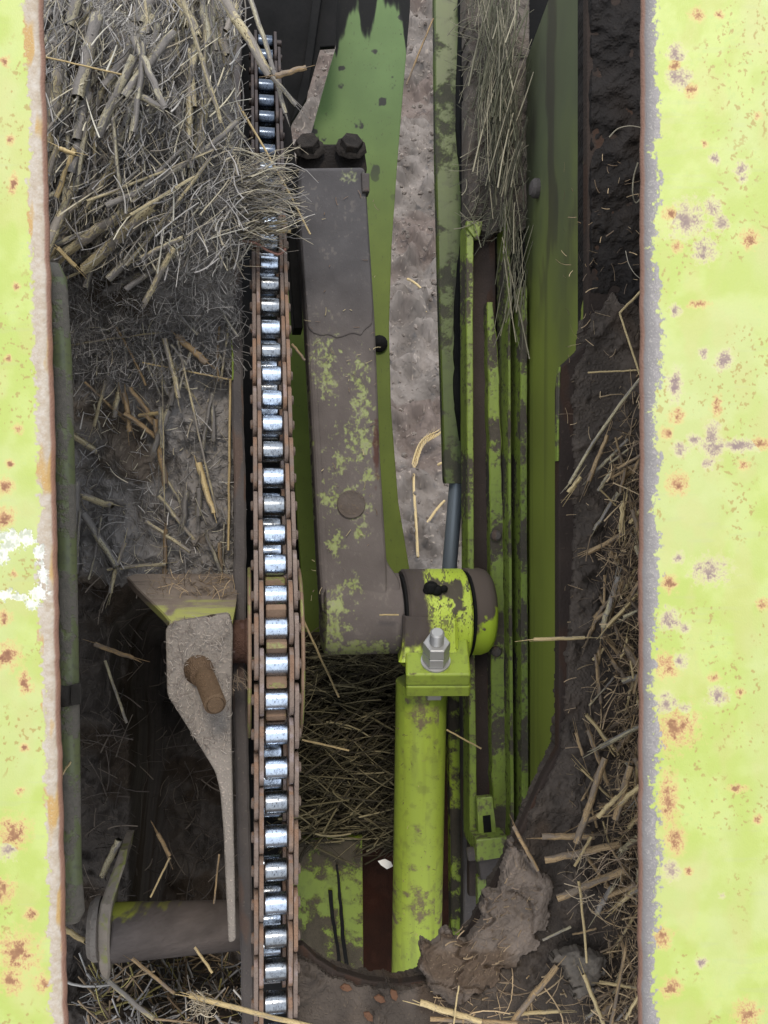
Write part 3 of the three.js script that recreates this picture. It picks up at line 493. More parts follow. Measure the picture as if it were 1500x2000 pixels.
single('lower_wall', 'dark rust brown wall deep behind the green cylinder', 'wall', plate([[590, 1200], [960, 1180], [1060, 1400], [1060, 2160], [590, 2160]], 0.90, 0.01), mat(rustTex, { color: 0x5a3a26, bumpScale: 0.0004 }));
{
  const t = thing('lower_plate', 'flaking green plate low between the chain and the cylinder', 'plate', P(655, 1800, 0.78));
  part('plate', plate([[560, 1640], [708, 1636], [712, 2120], [560, 2120]], 0.78, 0.01), mat(greenTex(271, 0.50, [48, 44, 38], [112, 128, 40]), { bumpScale: 0.0012 }), t);
  part('crack', strip([[1690, 656, 660, 0.777], [1800, 664, 671, 0.777], [1960, 680, 688, 0.777]], 0.002, { c: 0.0003, sub: 12, jit: 0.002 }), M.black, t, 'dark streak down the plate');
  part('crack', strip([[1740, 640, 648, 0.777], [1850, 656, 662, 0.777], [1960, 668, 676, 0.777]], 0.002, { c: 0.0003, sub: 12, jit: 0.002, seed: 4 }), M.black, t, 'dark streak down the plate');
}
single('rear_strut', 'dark strut with patches of green right of the cylinder', 'plate', [strip([[1340, 874, 904, 0.74], [1600, 880, 916, 0.74], [2100, 884, 930, 0.74]], 0.01, {})], M.flaky);
single('rear_column', 'dirt coated dark column behind the small slotted bracket', 'plate', [strip([[1300, 902, 934, 0.72], [1700, 906, 940, 0.72], [2100, 900, 960, 0.72]], 0.01, {})], M.grime);
single('paint_flake', 'small pale paint flake left of the cylinder', 'flake', plate([[738, 1682], [752, 1678], [764, 1684], [768, 1692], [756, 1698], [744, 1690]], 0.72, 0.0008, { bev: 0.0002 }), mat(null, { color: 0xd9d6d2 }));

// ---------------------------------------------------------------- lever arm
{
  const D = 0.655, x0 = 560, x1 = 800, y0 = 1310, y1 = 240;
  const blobs = [[705, 760, 40, 0, 0.6], [718, 800, 30, 0, 0.6], [700, 860, 46, 0], [660, 900, 26, 0], [720, 930, 18, 0], [650, 970, 30, 0], [690, 985, 30, 0], [700, 1040, 18, 0], [655, 1060, 24, 0, 0.8], [690, 1140, 20, 0], [648, 1225, 40, 0], [690, 1268, 46, 0, 1.8], [740, 1270, 34, 0, 1.3], [660, 1180, 34, 0], [640, 1280, 50, 0], [690, 345, 22, 0], [640, 720, 40, 0, 0.6], [600, 300, 16, 0]];
  const at = tex(480, 1024, (u, v) => {
    const x = lerp(x0, x1, u), y = lerp(y0, y1, v), n = fbm(x * 0.02, y * 0.02, 4, 920), m = fbm(x * 0.09, y * 0.09, 4, 921), f = vn(x * 0.5, y * 0.5, 922);
    const blue = 0.7 * sstep(760, 480, y), f2 = vn(x * 0.33 + y * 0.1, y * 0.33 - x * 0.1, 923), f3 = fbm(x * 0.16, y * 0.12, 3, 924);
    let c = mix3(mix3([84, 77, 74], [110, 102, 98], n), mix3([54, 54, 57], [80, 80, 83], n), blue), b = 0.55 + 0.3 * (m - 0.5) + 0.1 * f;
    const [s] = spotAt(blobs, x, y, (m - 0.5) * 1.9 + (f2 - 0.5) * 0.8 + (f3 - 0.5) * 2.0 + (n - 0.5) * 0.8), leftEdge = sstep(0.5, 1.2, (612 + (y - 800) * 0.03 - x) / 10 + (m - 0.5) * 3) * sstep(690, 760, y);
    const bot = sstep(1196, 1250, y + (m - 0.5) * 90) * sstep(0.5, 0.42, m - 0.1);
    const g = clamp(0.92 * sstep(0.0, 0.95, s) + leftEdge + 0 * bot); c = mix3(c, mix3([124, 136, 66], [152, 162, 108], f3), g * 0.93 * (y < 420 ? 0.6 : 1)); b -= 0.35 * g;
    c = mix3(c, [124, 116, 108], 0.35 * sstep(0.6, 0.75, f3) * sstep(0.4, 0.6, n)); c = mix3(c, [72, 44, 38], 0.75 * sstep(0.3, 0.6, spotAt([[735, 880, 42, 0, 0.34]], x, y, (m - 0.5) * 0.6)[0]));
    c = mix3(c, [150, 142, 132], 0.35 * sstep(0.94, 0.99, f)); return { c, b, r: lerp(0.9, 0.5, g) };
  }, { bump: true, rough: true, wrap: false });
  const am = mat(at, { bumpScale: 0.0009 });
  const a = P(x0, y0, D), b = P(x1, y1, D), U = g => planeUV(g, a.x, a.y, b.x - a.x, b.y - a.y);
  const t = thing('lever_arm', 'heavy dirt caked lever arm with green paint showing through', 'lever arm', P(690, 1200, 0.66));
  part('arm', U(plate([[583, 326], [714, 324], [720, 420], [734, 640], [744, 900], [757, 1108], [760, 1230], [740, 1250], [640, 1250], [628, 1180], [622, 1090], [607, 800], [594, 560], [582, 420]], 0.65, 0.032, { bev: 0.004, seg: 3, round: 0.004, uv: 0 })), am, t);
  part('wear_plate', U(plate([[588, 332], [712, 330], [720, 480], [728, 600], [727, 634], [712, 644], [706, 656], [688, 650], [672, 657], [656, 661], [644, 653], [628, 656], [610, 650], [602, 640], [596, 560], [586, 420]], 0.6490, 0.006, { bev: 0.0009, round: 0.003, uv: 0 })), am, t, 'bluish grey dirt crust on the upper half');
  // lower boss: tube across the arm
  const c0 = P(628, 1200, 0.668), L = (782 - 628) / F * 0.66 / MX.x, R = 0.0305;
  const prof = [[0, 0], [R - 0.006, 0], [R - 0.002, 0.0015], [R, 0.006], [R, L - 0.001], [R - 0.001, L], [0, L]];
  part('boss', U(turned(c0, MX, prof, 48)), am, t, 'rounded lower end of the arm');
  part('weld_fillet', U(plate([[748, 1060], [757, 1100], [783, 1134], [783, 1180], [740, 1180], [735, 1080]], 0.653, 0.02, { bev: 0.003, round: 0.006, uv: 0 })), am, t);
  part('plug', turned(P(686, 985, 0.649), V(0, 0, 1), [[0.0105, -0.002], [0.0105, 0.0003], [0.0098, 0.0009], [0.0085, 0.0007], [0.0080, 0.0004], [0, 0.0004]], 28), mat(mudTex, { color: 0xc8beb8, bumpScale: 0.001 }), t, 'round recessed plug under dirt');
  // upper lug with two bolts and side clip
  part('lug', plate([[580, 282], [600, 268], [630, 280], [664, 280], [690, 266], [712, 290], [718, 330], [712, 346], [584, 344]], 0.672, 0.02, { bev: 0.002, round: 0.004 }), mat(darkMudTex, { color: 0x7c7c80, bumpScale: 0.0016 }), t);
  for (const x of [603, 685]) part('bolt', [hexNut(P(x, 288, 0.664), V(x < 640 ? -0.1 : 0.2, 0.45, 0.83), x < 640 ? 0.0088 : 0.0084, 0.007), turned(P(x, 291, 0.668), V(0.1, 0.55, 0.83), [[0.0125, 0], [0.0115, 0.003], [0.008, 0.006], [0, 0.0075]], 9)], mat(darkMudTex, { color: 0x8a8a8c, roughness: 0.85, bumpScale: 0.0016 }), t, 'greasy black hex bolt head');
  part('clip', plate([[706, 336], [722, 338], [722, 374], [708, 374]], 0.645, 0.012, { bev: 0.001 }), M.grime, t);
  // shaft end on the far side of the clamp
  const cc = P(905, 1194, 0.684); const R3 = 0.0335;
  const bossT = tex(256, 256, (u, v) => { const n = fbm(u * 5, v * 5, 5, 931), m = fbm(u * 20, v * 20, 3, 932); let c = mix3([164, 186, 54], [150, 172, 60], n); const d = sstep(0.50, 0.6, n * 0.4 + m * 0.25 + sstep(0.1, 0.75, v - (u - 0.35) * 0.9) * 0.5 - 0.02); c = mix3(c, [86, 76, 70], d); return { c, r: lerp(0.45, 0.9, d), b: 0.4 + 0.3 * d + 0.1 * m }; }, { rough: true, bump: true });
  const cg = turned(cc, MX, [[R3 - 0.002, 0], [R3, 0.001], [R3, 0.012], [R3 - 0.0015, 0.0165], [R3 - 0.005, 0.0195], [R3 - 0.012, 0.021], [0, 0.0215]], 44); cg.computeBoundingBox(); const bb = cg.boundingBox;
  part('shaft_cap', planeUV(cg, bb.min.x, bb.min.y, 0.06, bb.max.y - bb.min.y), mat(bossT, { bumpScale: 0.0006 }), t, 'domed green and brown end cap of the shaft');
  part('grease_hole', turned(P(944, 1178, 0.657), V(0.2, 0, 1), [[0.0022, 0], [0.002, 0.0012], [0, 0.001]], 12), M.black, t);
}

// ---------------------------------------------------------------- cylinder with its clamp
{
  const t = thing('hydraulic_cylinder', 'bright green cylinder hanging from the clamp on the arm', 'cylinder', P(820, 1400, 0.67));
  const ct = tex(512, 512, (u, v) => { // u across, v up
    const n = fbm(u * 4, v * 4, 4, 941), m = fbm(u * 16, v * 16, 4, 942), f = vn(u * 70, v * 70, 943);
    let c = mix3([160, 182, 50], [174, 190, 84], n); const pr = spotAt([[0.50, 0.78, 0.12, 0], [0.66, 0.75, 0.14, 0, 1.5], [0.82, 0.76, 0.12, 0], [0.80, 0.62, 0.1, 0]], u, v, (m - 0.5) * 0.9)[0];
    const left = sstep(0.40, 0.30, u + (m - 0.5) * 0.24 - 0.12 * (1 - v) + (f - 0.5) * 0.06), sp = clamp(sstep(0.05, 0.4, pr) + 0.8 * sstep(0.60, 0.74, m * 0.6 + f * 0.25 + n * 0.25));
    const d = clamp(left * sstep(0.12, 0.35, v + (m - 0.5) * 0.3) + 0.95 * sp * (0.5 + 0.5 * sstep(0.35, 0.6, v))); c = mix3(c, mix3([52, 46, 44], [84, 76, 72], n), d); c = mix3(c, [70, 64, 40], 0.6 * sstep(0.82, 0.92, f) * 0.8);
    return { c, r: lerp(0.42, 0.9, d), b: 0.3 + 0.4 * d + 0.15 * f };
  }, { bump: true, rough: true, wrap: false });
  const cm = mat(ct, { bumpScale: 0.0008 });
  const c0 = P(783, 1206, 0.670), L = (905 - 783) / F * 0.665 / MX.x, R = 0.0365;
  const a = P(778, 1320, 0.64), b = P(925, 1100, 0.64), U = g => planeUV(g, a.x, a.y, b.x - a.x, b.y - a.y);
  part('clamp_ring', U(turned(c0, MX, [[R - 0.006, 0], [R - 0.0015, 0], [R, 0.0015], [R, L - 0.0015], [R - 0.0015, L], [R - 0.006, L], [0, L]], 56)), cm, t, 'green clamp ring with black grease');
  part('seal', turned(P(903, 1200, 0.68), MX, [[0.030, 0], [0.0335, 0.001], [0.0335, 0.003], [0.030, 0.004]], 44), M.black, t, 'black rubber seal');
  for (const q of [-1]) part('seal', turned(P(778, 1206, 0.669), MX, [[0.028, 0], [0.0325, 0.0005], [0.0325, 0.002], [0.028, 0.003]], 44), M.black, t, 'black rubber seal');
  for (const [x, y, r] of [[842, 1148, 0.0055], [853, 1153, 0.0045], [835, 1153, 0.0035], [867, 1150, 0.003]]) part('grease_lump', new THREE.SphereGeometry(r, 12, 8).scale(1, 0.9, 0.8).translate(...P(x, y, 0.643).toArray()), M.black, t);
  // neck and clamp plates, tilted: axis ax of the bolt
  const ax = V(0, 0.76, 0.65).normalize(), fr = V(0, -0.65, 0.76).normalize();
  const O = P(848, 1318, 0.618); // centre of the front upper edge of the upper plate
  const boxAt = (cx, cu, cf, w, h, dpt, rr = 0.0018) => { const g = new RoundedBoxGeometry(w, h, dpt, 3, rr); g.applyMatrix4(new THREE.Matrix4().makeBasis(V(1, 0, 0), ax, fr)); g.translate(O.x + cx + ax.x * cu + fr.x * cf, O.y + ax.y * cu + fr.y * cf, O.z + ax.z * cu + fr.z * cf); return boxUV(g, 0.09); };
  const W = 0.0455;
  part('clamp_plate', boxAt(0.003, -0.0062, -0.022, W, 0.0124, 0.044), M.green, t, 'upper green clamp plate');
  part('clamp_plate', boxAt(0.0035, -0.0188, -0.022, W + 0.0005, 0.0118, 0.0445), M.green, t, 'lower green clamp plate');
  // neck joining ring and plates: flared
  const nk = []; for (const [y, w, df] of [[1294, 0.0452, 0.6305], [1286, 0.0436, 0.6322], [1277, 0.0416, 0.6332], [1266, 0.0402, 0.6337], [1245, 0.0396, 0.6337], [1222, 0.0392, 0.6336], [1204, 0.0390, 0.6338]]) { const q = P(848, y, df), cx = O.x - 0.002; nk.push([V(cx - w / 2, q.y, -0.668), V(cx - w / 2, q.y, -df - 0.002), V(cx - w / 2 + 0.002, q.y, -df), V(cx + w / 2 - 0.002, q.y, -df), V(cx + w / 2, q.y, -df - 0.002), V(cx + w / 2, q.y, -0.668)]); }
  part('clamp_neck', U(crease(skin(nk), 0.6)), cm, t);
  // bolt with two nuts
  const B = O.clone().addScaledVector(fr, -0.012); B.x += 0.0015;
  const bt = part('bolt', [rod(B.clone().addScaledVector(ax, -0.03), B.clone().addScaledVector(ax, 0.031), 0.0046, 0.0046, 0.0008), ...Array.from({ length: 8 }, (_, i) => turned(B.clone().addScaledVector(ax, 0.0205 + i * 0.00125), ax, [[0.0044, 0], [0.005, 0.0006], [0.0044, 0.0012]], 18))], M.zinc, t, 'grey threaded bolt standing in the clamp plates');
  part('washer', turned(B, ax, [[0.004, 0], [0.0105, 0], [0.0105, 0.0015], [0.004, 0.0015]], 28), M.zinc, bt);
  part('nut', hexNut(B.clone().addScaledVector(ax, 0.0016), ax, 0.0095, 0.0092), M.zinc, bt); part('nut', hexNut(B.clone().addScaledVector(ax, 0.0112), ax, 0.0095, 0.0092), M.zinc, bt);
  part('bolt_head', hexNut(B.clone().addScaledVector(ax, -0.034), ax, 0.0095, 0.008), M.zinc, bt);
  // barrel
  const bd = V(0.0, -0.985, -0.12), bp = P(823, 1330, 0.668); bd.x = -0.012;
  const br = 0.0193; const barrel = turned(bp, bd, [[0, 0], [br, 0.0], [br, 0.34], [0, 0.34]], 48);
  part('barrel', barrel, mat(greenTex(291, 0.68, [84, 76, 60], [156, 172, 62]), { bumpScale: 0.0003 }), t, 'plain yellow green barrel');
}

// ---------------------------------------------------------------- chain and idler sprocket
const PITCHC = 0.01905, RP = PITCHC / (2 * Math.sin(Math.PI / 15));
const mach = (a, u, s) => V().addScaledVector(MX, a).addScaledVector(MU, u).addScaledVector(MD, s);
const top0 = P(540, 1297, 0.475), A0 = top0.dot(MX), U0 = top0.dot(MU), S0 = top0.dot(MD);
const tanU = V(0, 0.871, 0.491).normalize(); // (.., u, s) upward strand
const angUp = Math.atan2(0.491, 0.871), angDn = Math.atan2(1.6, 19);
const idlerC = { u: U0, s: S0 + RP };
// path of the front strand as a function of arc length, zero at the crown of the idler; positive = up the drawing
function frontAt(l) {
  const sgn = l >= 0 ? 1 : -1, ang = l >= 0 ? angUp : angDn, arc = ang * RP, m = Math.abs(l);
  if (m <= arc) { const a = m / RP; return [idlerC.u + sgn * RP * Math.sin(a), idlerC.s - RP * Math.cos(a)]; }
  const k = m - arc; return [idlerC.u + sgn * (RP * Math.sin(ang) + k * Math.cos(ang)), idlerC.s - RP * Math.cos(ang) + k * Math.sin(ang)];
}
function rearAt(l) { const [u, s] = frontAt(l * 1.0); return [u + 0.02, s + 0.098]; }
{
  const t = thing('roller_chain', 'rusty steel roller chain with shiny rollers running the height of the view', 'chain', top0);
  const figure8 = (R, w) => { const s = new THREE.Shape(), h = PITCHC / 2, a = Math.acos(0.35); s.absarc(h, 0, R, -Math.PI + a + 0.6, Math.PI - a - 0.6, false); s.quadraticCurveTo(0, w, -h + R * Math.cos(a + 0.6), R * Math.sin(a + 0.6)); s.absarc(-h, 0, R, a + 0.6, Math.PI * 2 - a - 0.6, false); s.quadraticCurveTo(0, -w, h + R * Math.cos(-Math.PI + a + 0.6), R * Math.sin(-Math.PI + a + 0.6)); return s; };
  const plateG = (R, w, th) => { const g = new THREE.ExtrudeGeometry(figure8(R, w), { depth: th - 0.0008, bevelEnabled: true, bevelThickness: 0.0004, bevelSize: 0.0004, bevelOffset: -0.0004, bevelSegments: 2, curveSegments: 12 }); g.translate(0, 0, -(th - 0.0008) / 2); return g; };
  const variants = (base, n, sd) => Array.from({ length: n }, (_, i) => { const g = boxUV(base.clone(), 0.09), uv = g.attributes.uv, r = rng(sd + i), a = r(), b = r(); for (let k = 0; k < uv.count; k++) uv.setXY(k, uv.getX(k) + a, uv.getY(k) + b); return g; });
  const inner = variants(plateG(0.0088, 0.0072, 0.0024), 6, 1), outer = variants(plateG(0.0084, 0.0066, 0.0024), 6, 20);
  const rollG = Array.from({ length: 5 }, (_, i) => { const R = 0.00596, H = 0.0124; const g = new THREE.LatheGeometry([[R - 0.0022, 0], [R - 0.0006, 0], [R, 0.0006], [R, H / 2], [R, H - 0.0006], [R - 0.0006, H], [R - 0.0022, H]].map(([r, h]) => new THREE.Vector2(r, h - H / 2)), 40); g.rotateX(Math.PI / 2); g.rotateZ(i * 1.3); const uv = g.attributes.uv; const p = g.attributes.position; for (let k = 0; k < uv.count; k++) uv.setY(k, p.getZ(k) / H + 0.5); return g; });
  const pinG = boxUV(turned(V(0, 0, -0.0134), V(0, 0, 1), [[0, 0], [0.0024, 0], [0.0029, 0.0005], [0.0029, 0.0263], [0.0024, 0.0268], [0, 0.0268]], 16), 0.05);
  const r = rng(77);
  const sub = (name, g, m, pos, q) => { const o = new THREE.Mesh(g, m); o.name = name; o.position.copy(pos).sub(top0); o.quaternion.copy(q); o.castShadow = o.receiveShadow = true; t.add(o); };
  const basisAt = (u0, s0, u1, s1) => { const T = V().addScaledVector(MU, u1 - u0).addScaledVector(MD, s1 - s0).normalize(); const Z = MX.clone(), Y = Z.clone().cross(T).normalize(); return new THREE.Quaternion().setFromRotationMatrix(new THREE.Matrix4().makeBasis(T, Y, Z)); };
  const dullRoller = mat(rollerTex, { color: 0xc4beb6, metalness: 1, bumpScale: 0.00014 }), dimRoller = mat(rollerTex, { color: 0x74777c, metalness: 1, bumpScale: 0.00012 });  // dimRoller: darker reflections at the chain top put into the roller colour
  const run = (at, n0, n1, rear) => {
    const J = []; for (let n = n0; n <= n1; n++) J.push(at(n * PITCHC));
    const A = rear ? A0 + 0.001 : A0;
    for (let i = 0; i < J.length; i++) {
      const n = n0 + i, nx = J[Math.min(i + 1, J.length - 1)], pv = J[Math.max(0, i - 1)];
      const q = basisAt(...pv, ...nx), pos = mach(A, ...J[i]);
      sub('roller', rollG[Math.floor(r() * 5)], n > 17 && !rear ? dimRoller : r() < 0.3 ? dullRoller : M.roller, pos, q);
      const old = n > 17 || rear && false, pm = old ? M.oily : M.rust;
      if (!rear) sub('pin', pinG, pm, pos, q);
      if (i < J.length - 1) {
        const mid = [(J[i][0] + J[i + 1][0]) / 2, (J[i][1] + J[i + 1][1]) / 2], ql = basisAt(...J[i], ...J[i + 1]), out = (n & 1) === 0;
        for (const sd of [-1, 1]) sub(out ? 'outer_plate' : 'inner_plate', (out ? outer : inner)[Math.floor(r() * 6)], pm, mach(A + sd * (out ? 0.0107 : 0.0079), ...mid), ql);
      }
    }
  };
  run(frontAt, -14, 28, false);
  run(rearAt, -13, 17, true);
}
{
  const c = mach(A0, idlerC.u, idlerC.s), t = thing('idler_sprocket', 'toothed idler wheel with yellow and rust teeth pressing against the chain', 'sprocket', c);
  const N = 15, s = new THREE.Shape(), pts = [];
  for (let i = 0; i < N; i++) { const a = (i + 0.5) / N * Math.PI * 2 + Math.PI / 2, st = Math.PI * 2 / N; // tooth tip at a, seats at a +- st/2
    for (const [da, rr] of [[-0.5, RP - 0.006], [-0.36, RP - 0.0055], [-0.24, RP - 0.001], [-0.13, RP + 0.003], [-0.075, RP + 0.0054], [0.075, RP + 0.0054], [0.13, RP + 0.003], [0.24, RP - 0.001], [0.36, RP - 0.0055]]) pts.push(new THREE.Vector2(Math.cos(a + da * st) * rr, Math.sin(a + da * st) * rr)); }
  s.setFromPoints(pts);
  const g = new THREE.ExtrudeGeometry(s, { depth: 0.0094, bevelEnabled: true, bevelThickness: 0.0008, bevelSize: 0.0008, bevelOffset: -0.0008, bevelSegments: 2 }); g.translate(0, 0, -0.0047);
  const Bm = new THREE.Matrix4().makeBasis(MU, MD.clone().negate(), MX); // local x along machine, y out, z across (seat at +y = crown)
  g.applyMatrix4(Bm); g.translate(c.x, c.y, c.z);
  const tt = greenTex(311, 0.42, [104, 84, 70], [136, 134, 74], 256);
  part('toothed_wheel', boxUV(g, 0.06), mat(tt, { bumpScale: 0.0005 }), t);
  for (const sd of [-1, 1]) part('side_disc', turned(mach(A0 + sd * 0.0142 - 0.0010, idlerC.u, idlerC.s), MX, [[0, 0], [0.0486, 0], [0.0492, 0.0006], [0.0492, 0.0014], [0.0486, 0.0020], [0, 0.0024]], 64, 0.08), mat(tt, { bumpScale: 0.0005 }), t, 'thin side disc with yellow rim');
  part('hub', turned(mach(A0 - 0.033, idlerC.u + 0.006, idlerC.s), MX, [[0, 0], [0.0125, 0], [0.0125, 0.016], [0.0135, 0.017], [0.0135, 0.02], [0, 0.02]], 32, 0.08), mat(rustTex, { color: 0xb09890, bumpScale: 0.0008 }), t, 'rusty dusty hub between plate and wheel');
}

// ---------------------------------------------------------------- bent bracket with stud
{
  const t = thing('support_bracket', 'dust covered bent steel bracket tapering to a long leg left of the chain', 'bracket', P(400, 1300, 0.50));
  part('face', plate([[323, 1226], [342, 1214], [448, 1198], [455, 1225], [452, 1420], [455, 1560], [461, 1838], [446, 1844], [436, 1620], [430, 1548], [420, 1508], [400, 1475], [326, 1358]], 0.497, 0.010, { bev: 0.0015, round: 0.003, seg: 3, uv: 0.12, k: 0.06 }), M.dust, t);
  // flange bending back at the top: rings along y
  const rings = [], dustG = tex(384, 256, (u, v) => { const n = fbm(u * 8, v * 8, 4, 961), st = fbm(u * 3, v * 22, 4, 962), f = vn(u * 120, v * 120, 963); let c = mix3([96, 86, 78], [134, 122, 110], n * 0.6 + st * 0.5); c = mix3(c, [70, 60, 54], 0.5 * sstep(0.55, 0.7, st) * sstep(0.4, 0.7, v)); const g = sstep(0.16, 0.30, v + (n - 0.5) * 0.2) * sstep(0.56, 0.40, v + (st - 0.5) * 0.3) * sstep(0.1, 0.35, u) ; c = mix3(c, [150, 154, 84], g * 0.85 * sstep(0.25, 0.5, n)); c = mix3(c, [160, 148, 134], 0.4 * sstep(0.88, 0.96, f)); return { c, b: 0.5 * n + 0.3 * f + 0.2 * st }; }, { bump: true, wrap: false });
  for (const [y, xl, xr, d] of [[1226, 330, 452, 0.4945], [1212, 330, 453, 0.496], [1198, 318, 456, 0.502], [1182, 302, 459, 0.511], [1164, 283, 461, 0.523], [1144, 263, 462, 0.538], [1126, 247, 458, 0.553], [1121, 262, 440, 0.556]]) {
    const L = P(xl, y, d), R = P(xr, y, d), th = V(-0.001, -0.006, -0.0075); rings.push([L.clone().addScaledVector(th, 0.12), L.clone().add(V(0.001, 0, 0)), R.clone().add(V(-0.002, 0, -0.0005)), R.clone().add(V(0, 0, -0.003)), R.clone().add(th), L.clone().add(th)]);
  }
  { const a = P(247, 1228, 0.53), b = P(462, 1120, 0.53); part('flange', planeUV(crease(skin(rings), 0.5), a.x, a.y, b.x - a.x, b.y - a.y), mat(dustG, { bumpScale: 0.0006 }), t, 'bent top flange with traces of green paint'); }
  const sd = P(421, 1378, 0.456).sub(P(393, 1305, 0.494)), L = sd.length();
  const st = mat(dustTex, { color: 0xbca58c, bumpScale: 0.0005 });
  const stud = part('stud', [turned(P(393, 1305, 0.494), sd, [[0.0048, 0], [0.0048, L - 0.002], [0.0042, L], [0, L + 0.0002]], 24, 0.05), ...Array.from({ length: 15 }, (_, i) => turned(P(393, 1305, 0.494).addScaledVector(sd, 0.30 + i * 0.046), sd, [[0.0046, 0], [0.0058, 0.0009], [0.0046, 0.0018]], 20, 0.05))], st, t, 'tan rusty threaded stud');
  part('nut', turned(P(388, 1302, 0.498), sd, [[0.0125, -0.004], [0.0125, -0.001], [0.0090, 0.0005], [0.0088, 0.006], [0.0076, 0.0085], [0.0066, 0.012], [0.0052, 0.013], [0, 0.016]], 20, 0.06), mat(dustTex, { color: 0xc4ac94, bumpScale: 0.0012 }), stud);
  part('rivet', turned(P(415, 1222, 0.4955), V(0, 0, 1), [[0.0062, -0.002], [0.0062, 0.0008], [0.0052, 0.0016], [0.0035, 0.0014], [0.0030, 0.0003], [0, 0.0003]], 20), mat(grimeTex, { color: 0xc0b0a0 }), t);
}
// ---------------------------------------------------------------- lower shaft with end plate
{
  const t = thing('cross_shaft', 'dirty round shaft with a slanted end plate at the lower left', 'shaft', P(300, 1815, 0.55));
  const st = greenTex(331, 0.42, [72, 66, 62], [138, 148, 42], 512);
  const stx = tex(256, 256, (u, v) => { const n = fbm(u * 8, v * 8, 4, 951), m = fbm(u * 26, v * 26, 3, 952); let c = mix3([70, 64, 61], [96, 88, 84], n); const g = sstep(0.86, 0.96, v + (m - 0.5) * 0.2) * sstep(0.86, 0.7, u + (n - 0.5) * 0.2); c = mix3(c, [134, 138, 52], g * 0.9 * sstep(0.34, 0.5, m + 0.25 * sstep(0.86, 0.95, v))); return { c, b: 0.4 * n + 0.5 * m }; }, { bump: true, wrap: false });
  const p0 = P(206, 1822, 0.546), p1 = P(470, 1806, 0.585), g = rod(p0, p1, 0.0175, 0.0155); g.computeBoundingBox(); const bb = g.boundingBox;
  part('tube', planeUV(g, bb.min.x, bb.min.y, bb.max.x - bb.min.x, bb.max.y - bb.min.y), mat(stx, { bumpScale: 0.0012 }), t);
  part('end_plate', strip([[1660, 234, 249, 0.56], [1690, 224, 244, 0.55], [1765, 196, 219, 0.532], [1800, 189, 214, 0.528], [1850, 188, 213, 0.528], [1895, 194, 215, 0.534], [1914, 200, 213, 0.54]], 0.035, { c: 0.0012 }), mat(greenTex(341, 0.46, [116, 108, 100], [140, 140, 78], 256), { bumpScale: 0.0006 }), t, 'slanted plate on the end of the shaft');
  part('washer', turned(P(176, 1815, 0.540), MX, [[0, 0], [0.016, 0], [0.0185, 0.003], [0.0185, 0.006], [0, 0.006]], 32), M.dust, t);
}

// ---------------------------------------------------------------- straw
class Tubes {
  constructor(col) { this.p = []; this.n = []; this.uv = []; this.c = col ? [] : null; this.i = []; }
  add(pts, r0, r1, sides, color, flat = 1, hollow = false) {
    const off = this.p.length / 3, n = pts.length; let ref = V(0.31, 0.52, 0.79), len = 0; const uo = (pts[0].x * 37 + pts[0].y * 91) % 1, vo = (pts[0].y * 53 + pts[0].x * 17) % 1;
    for (let k = 0; k < n; k++) {
      const T = pts[Math.min(k + 1, n - 1)].clone().sub(pts[Math.max(k - 1, 0)]).normalize(), A = ref.clone().cross(T).normalize(), B = T.clone().cross(A); if (k) len += pts[k].distanceTo(pts[k - 1]);
      const r = lerp(r0, r1, k / (n - 1));
      for (let s = 0; s <= sides; s++) { const a = s / sides * Math.PI * 2, ca = Math.cos(a), sa = Math.sin(a) * flat; const d = V().addScaledVector(A, ca).addScaledVector(B, sa); this.p.push(pts[k].x + d.x * r, pts[k].y + d.y * r, pts[k].z + d.z * r); d.normalize(); this.n.push(d.x, d.y, d.z); this.uv.push(uo + s / sides, vo + len / 0.10); if (this.c) this.c.push(color[0], color[1], color[2]); }
    }
    const w = sides + 1;
    for (let k = 0; k < n - 1; k++) for (let s = 0; s < sides; s++) { const a = off + k * w + s; this.i.push(a, a + 1, a + w, a + 1, a + w + 1, a + w); }
    for (const [k, e] of [[0, -1], [n - 1, 1]]) { // ends: a shallow hollow
      const T = pts[Math.min(k + 1, n - 1)].clone().sub(pts[Math.max(k - 1, 0)]).normalize().multiplyScalar(e), c = pts[k].clone().addScaledVector(T, hollow ? -r0 * 1.2 : 0), id = this.p.length / 3;
      this.p.push(c.x, c.y, c.z); this.n.push(T.x, T.y, T.z); this.uv.push(uo + 0.5, vo); if (this.c) this.c.push(color[0], color[1], color[2]);
      for (let s = 0; s < sides; s++) { const a = off + k * w + s; e > 0 ? this.i.push(a, a + 1, id) : this.i.push(a, id, a + 1); }
    }
  }
  geo() { const g = new THREE.BufferGeometry(); g.setAttribute('position', new THREE.Float32BufferAttribute(this.p, 3)); g.setAttribute('normal', new THREE.Float32BufferAttribute(this.n, 3)); g.setAttribute('uv', new THREE.Float32BufferAttribute(this.uv, 2)); if (this.c) g.setAttribute('color', new THREE.Float32BufferAttribute(this.c, 3)); g.setIndex(this.i); return g; }
}
const lin = c => c.map(v => { v /= 255; return v <= 0.04045 ? v / 12.92 : ((v + 0.055) / 1.055) ** 2.4; });
const bez = (a, m, b, n) => Array.from({ length: n + 1 }, (_, i) => { const t = i / n; return V().addScaledVector(a, (1 - t) ** 2).addScaledVector(m, 2 * t * (1 - t)).addScaledVector(b, t * t); });
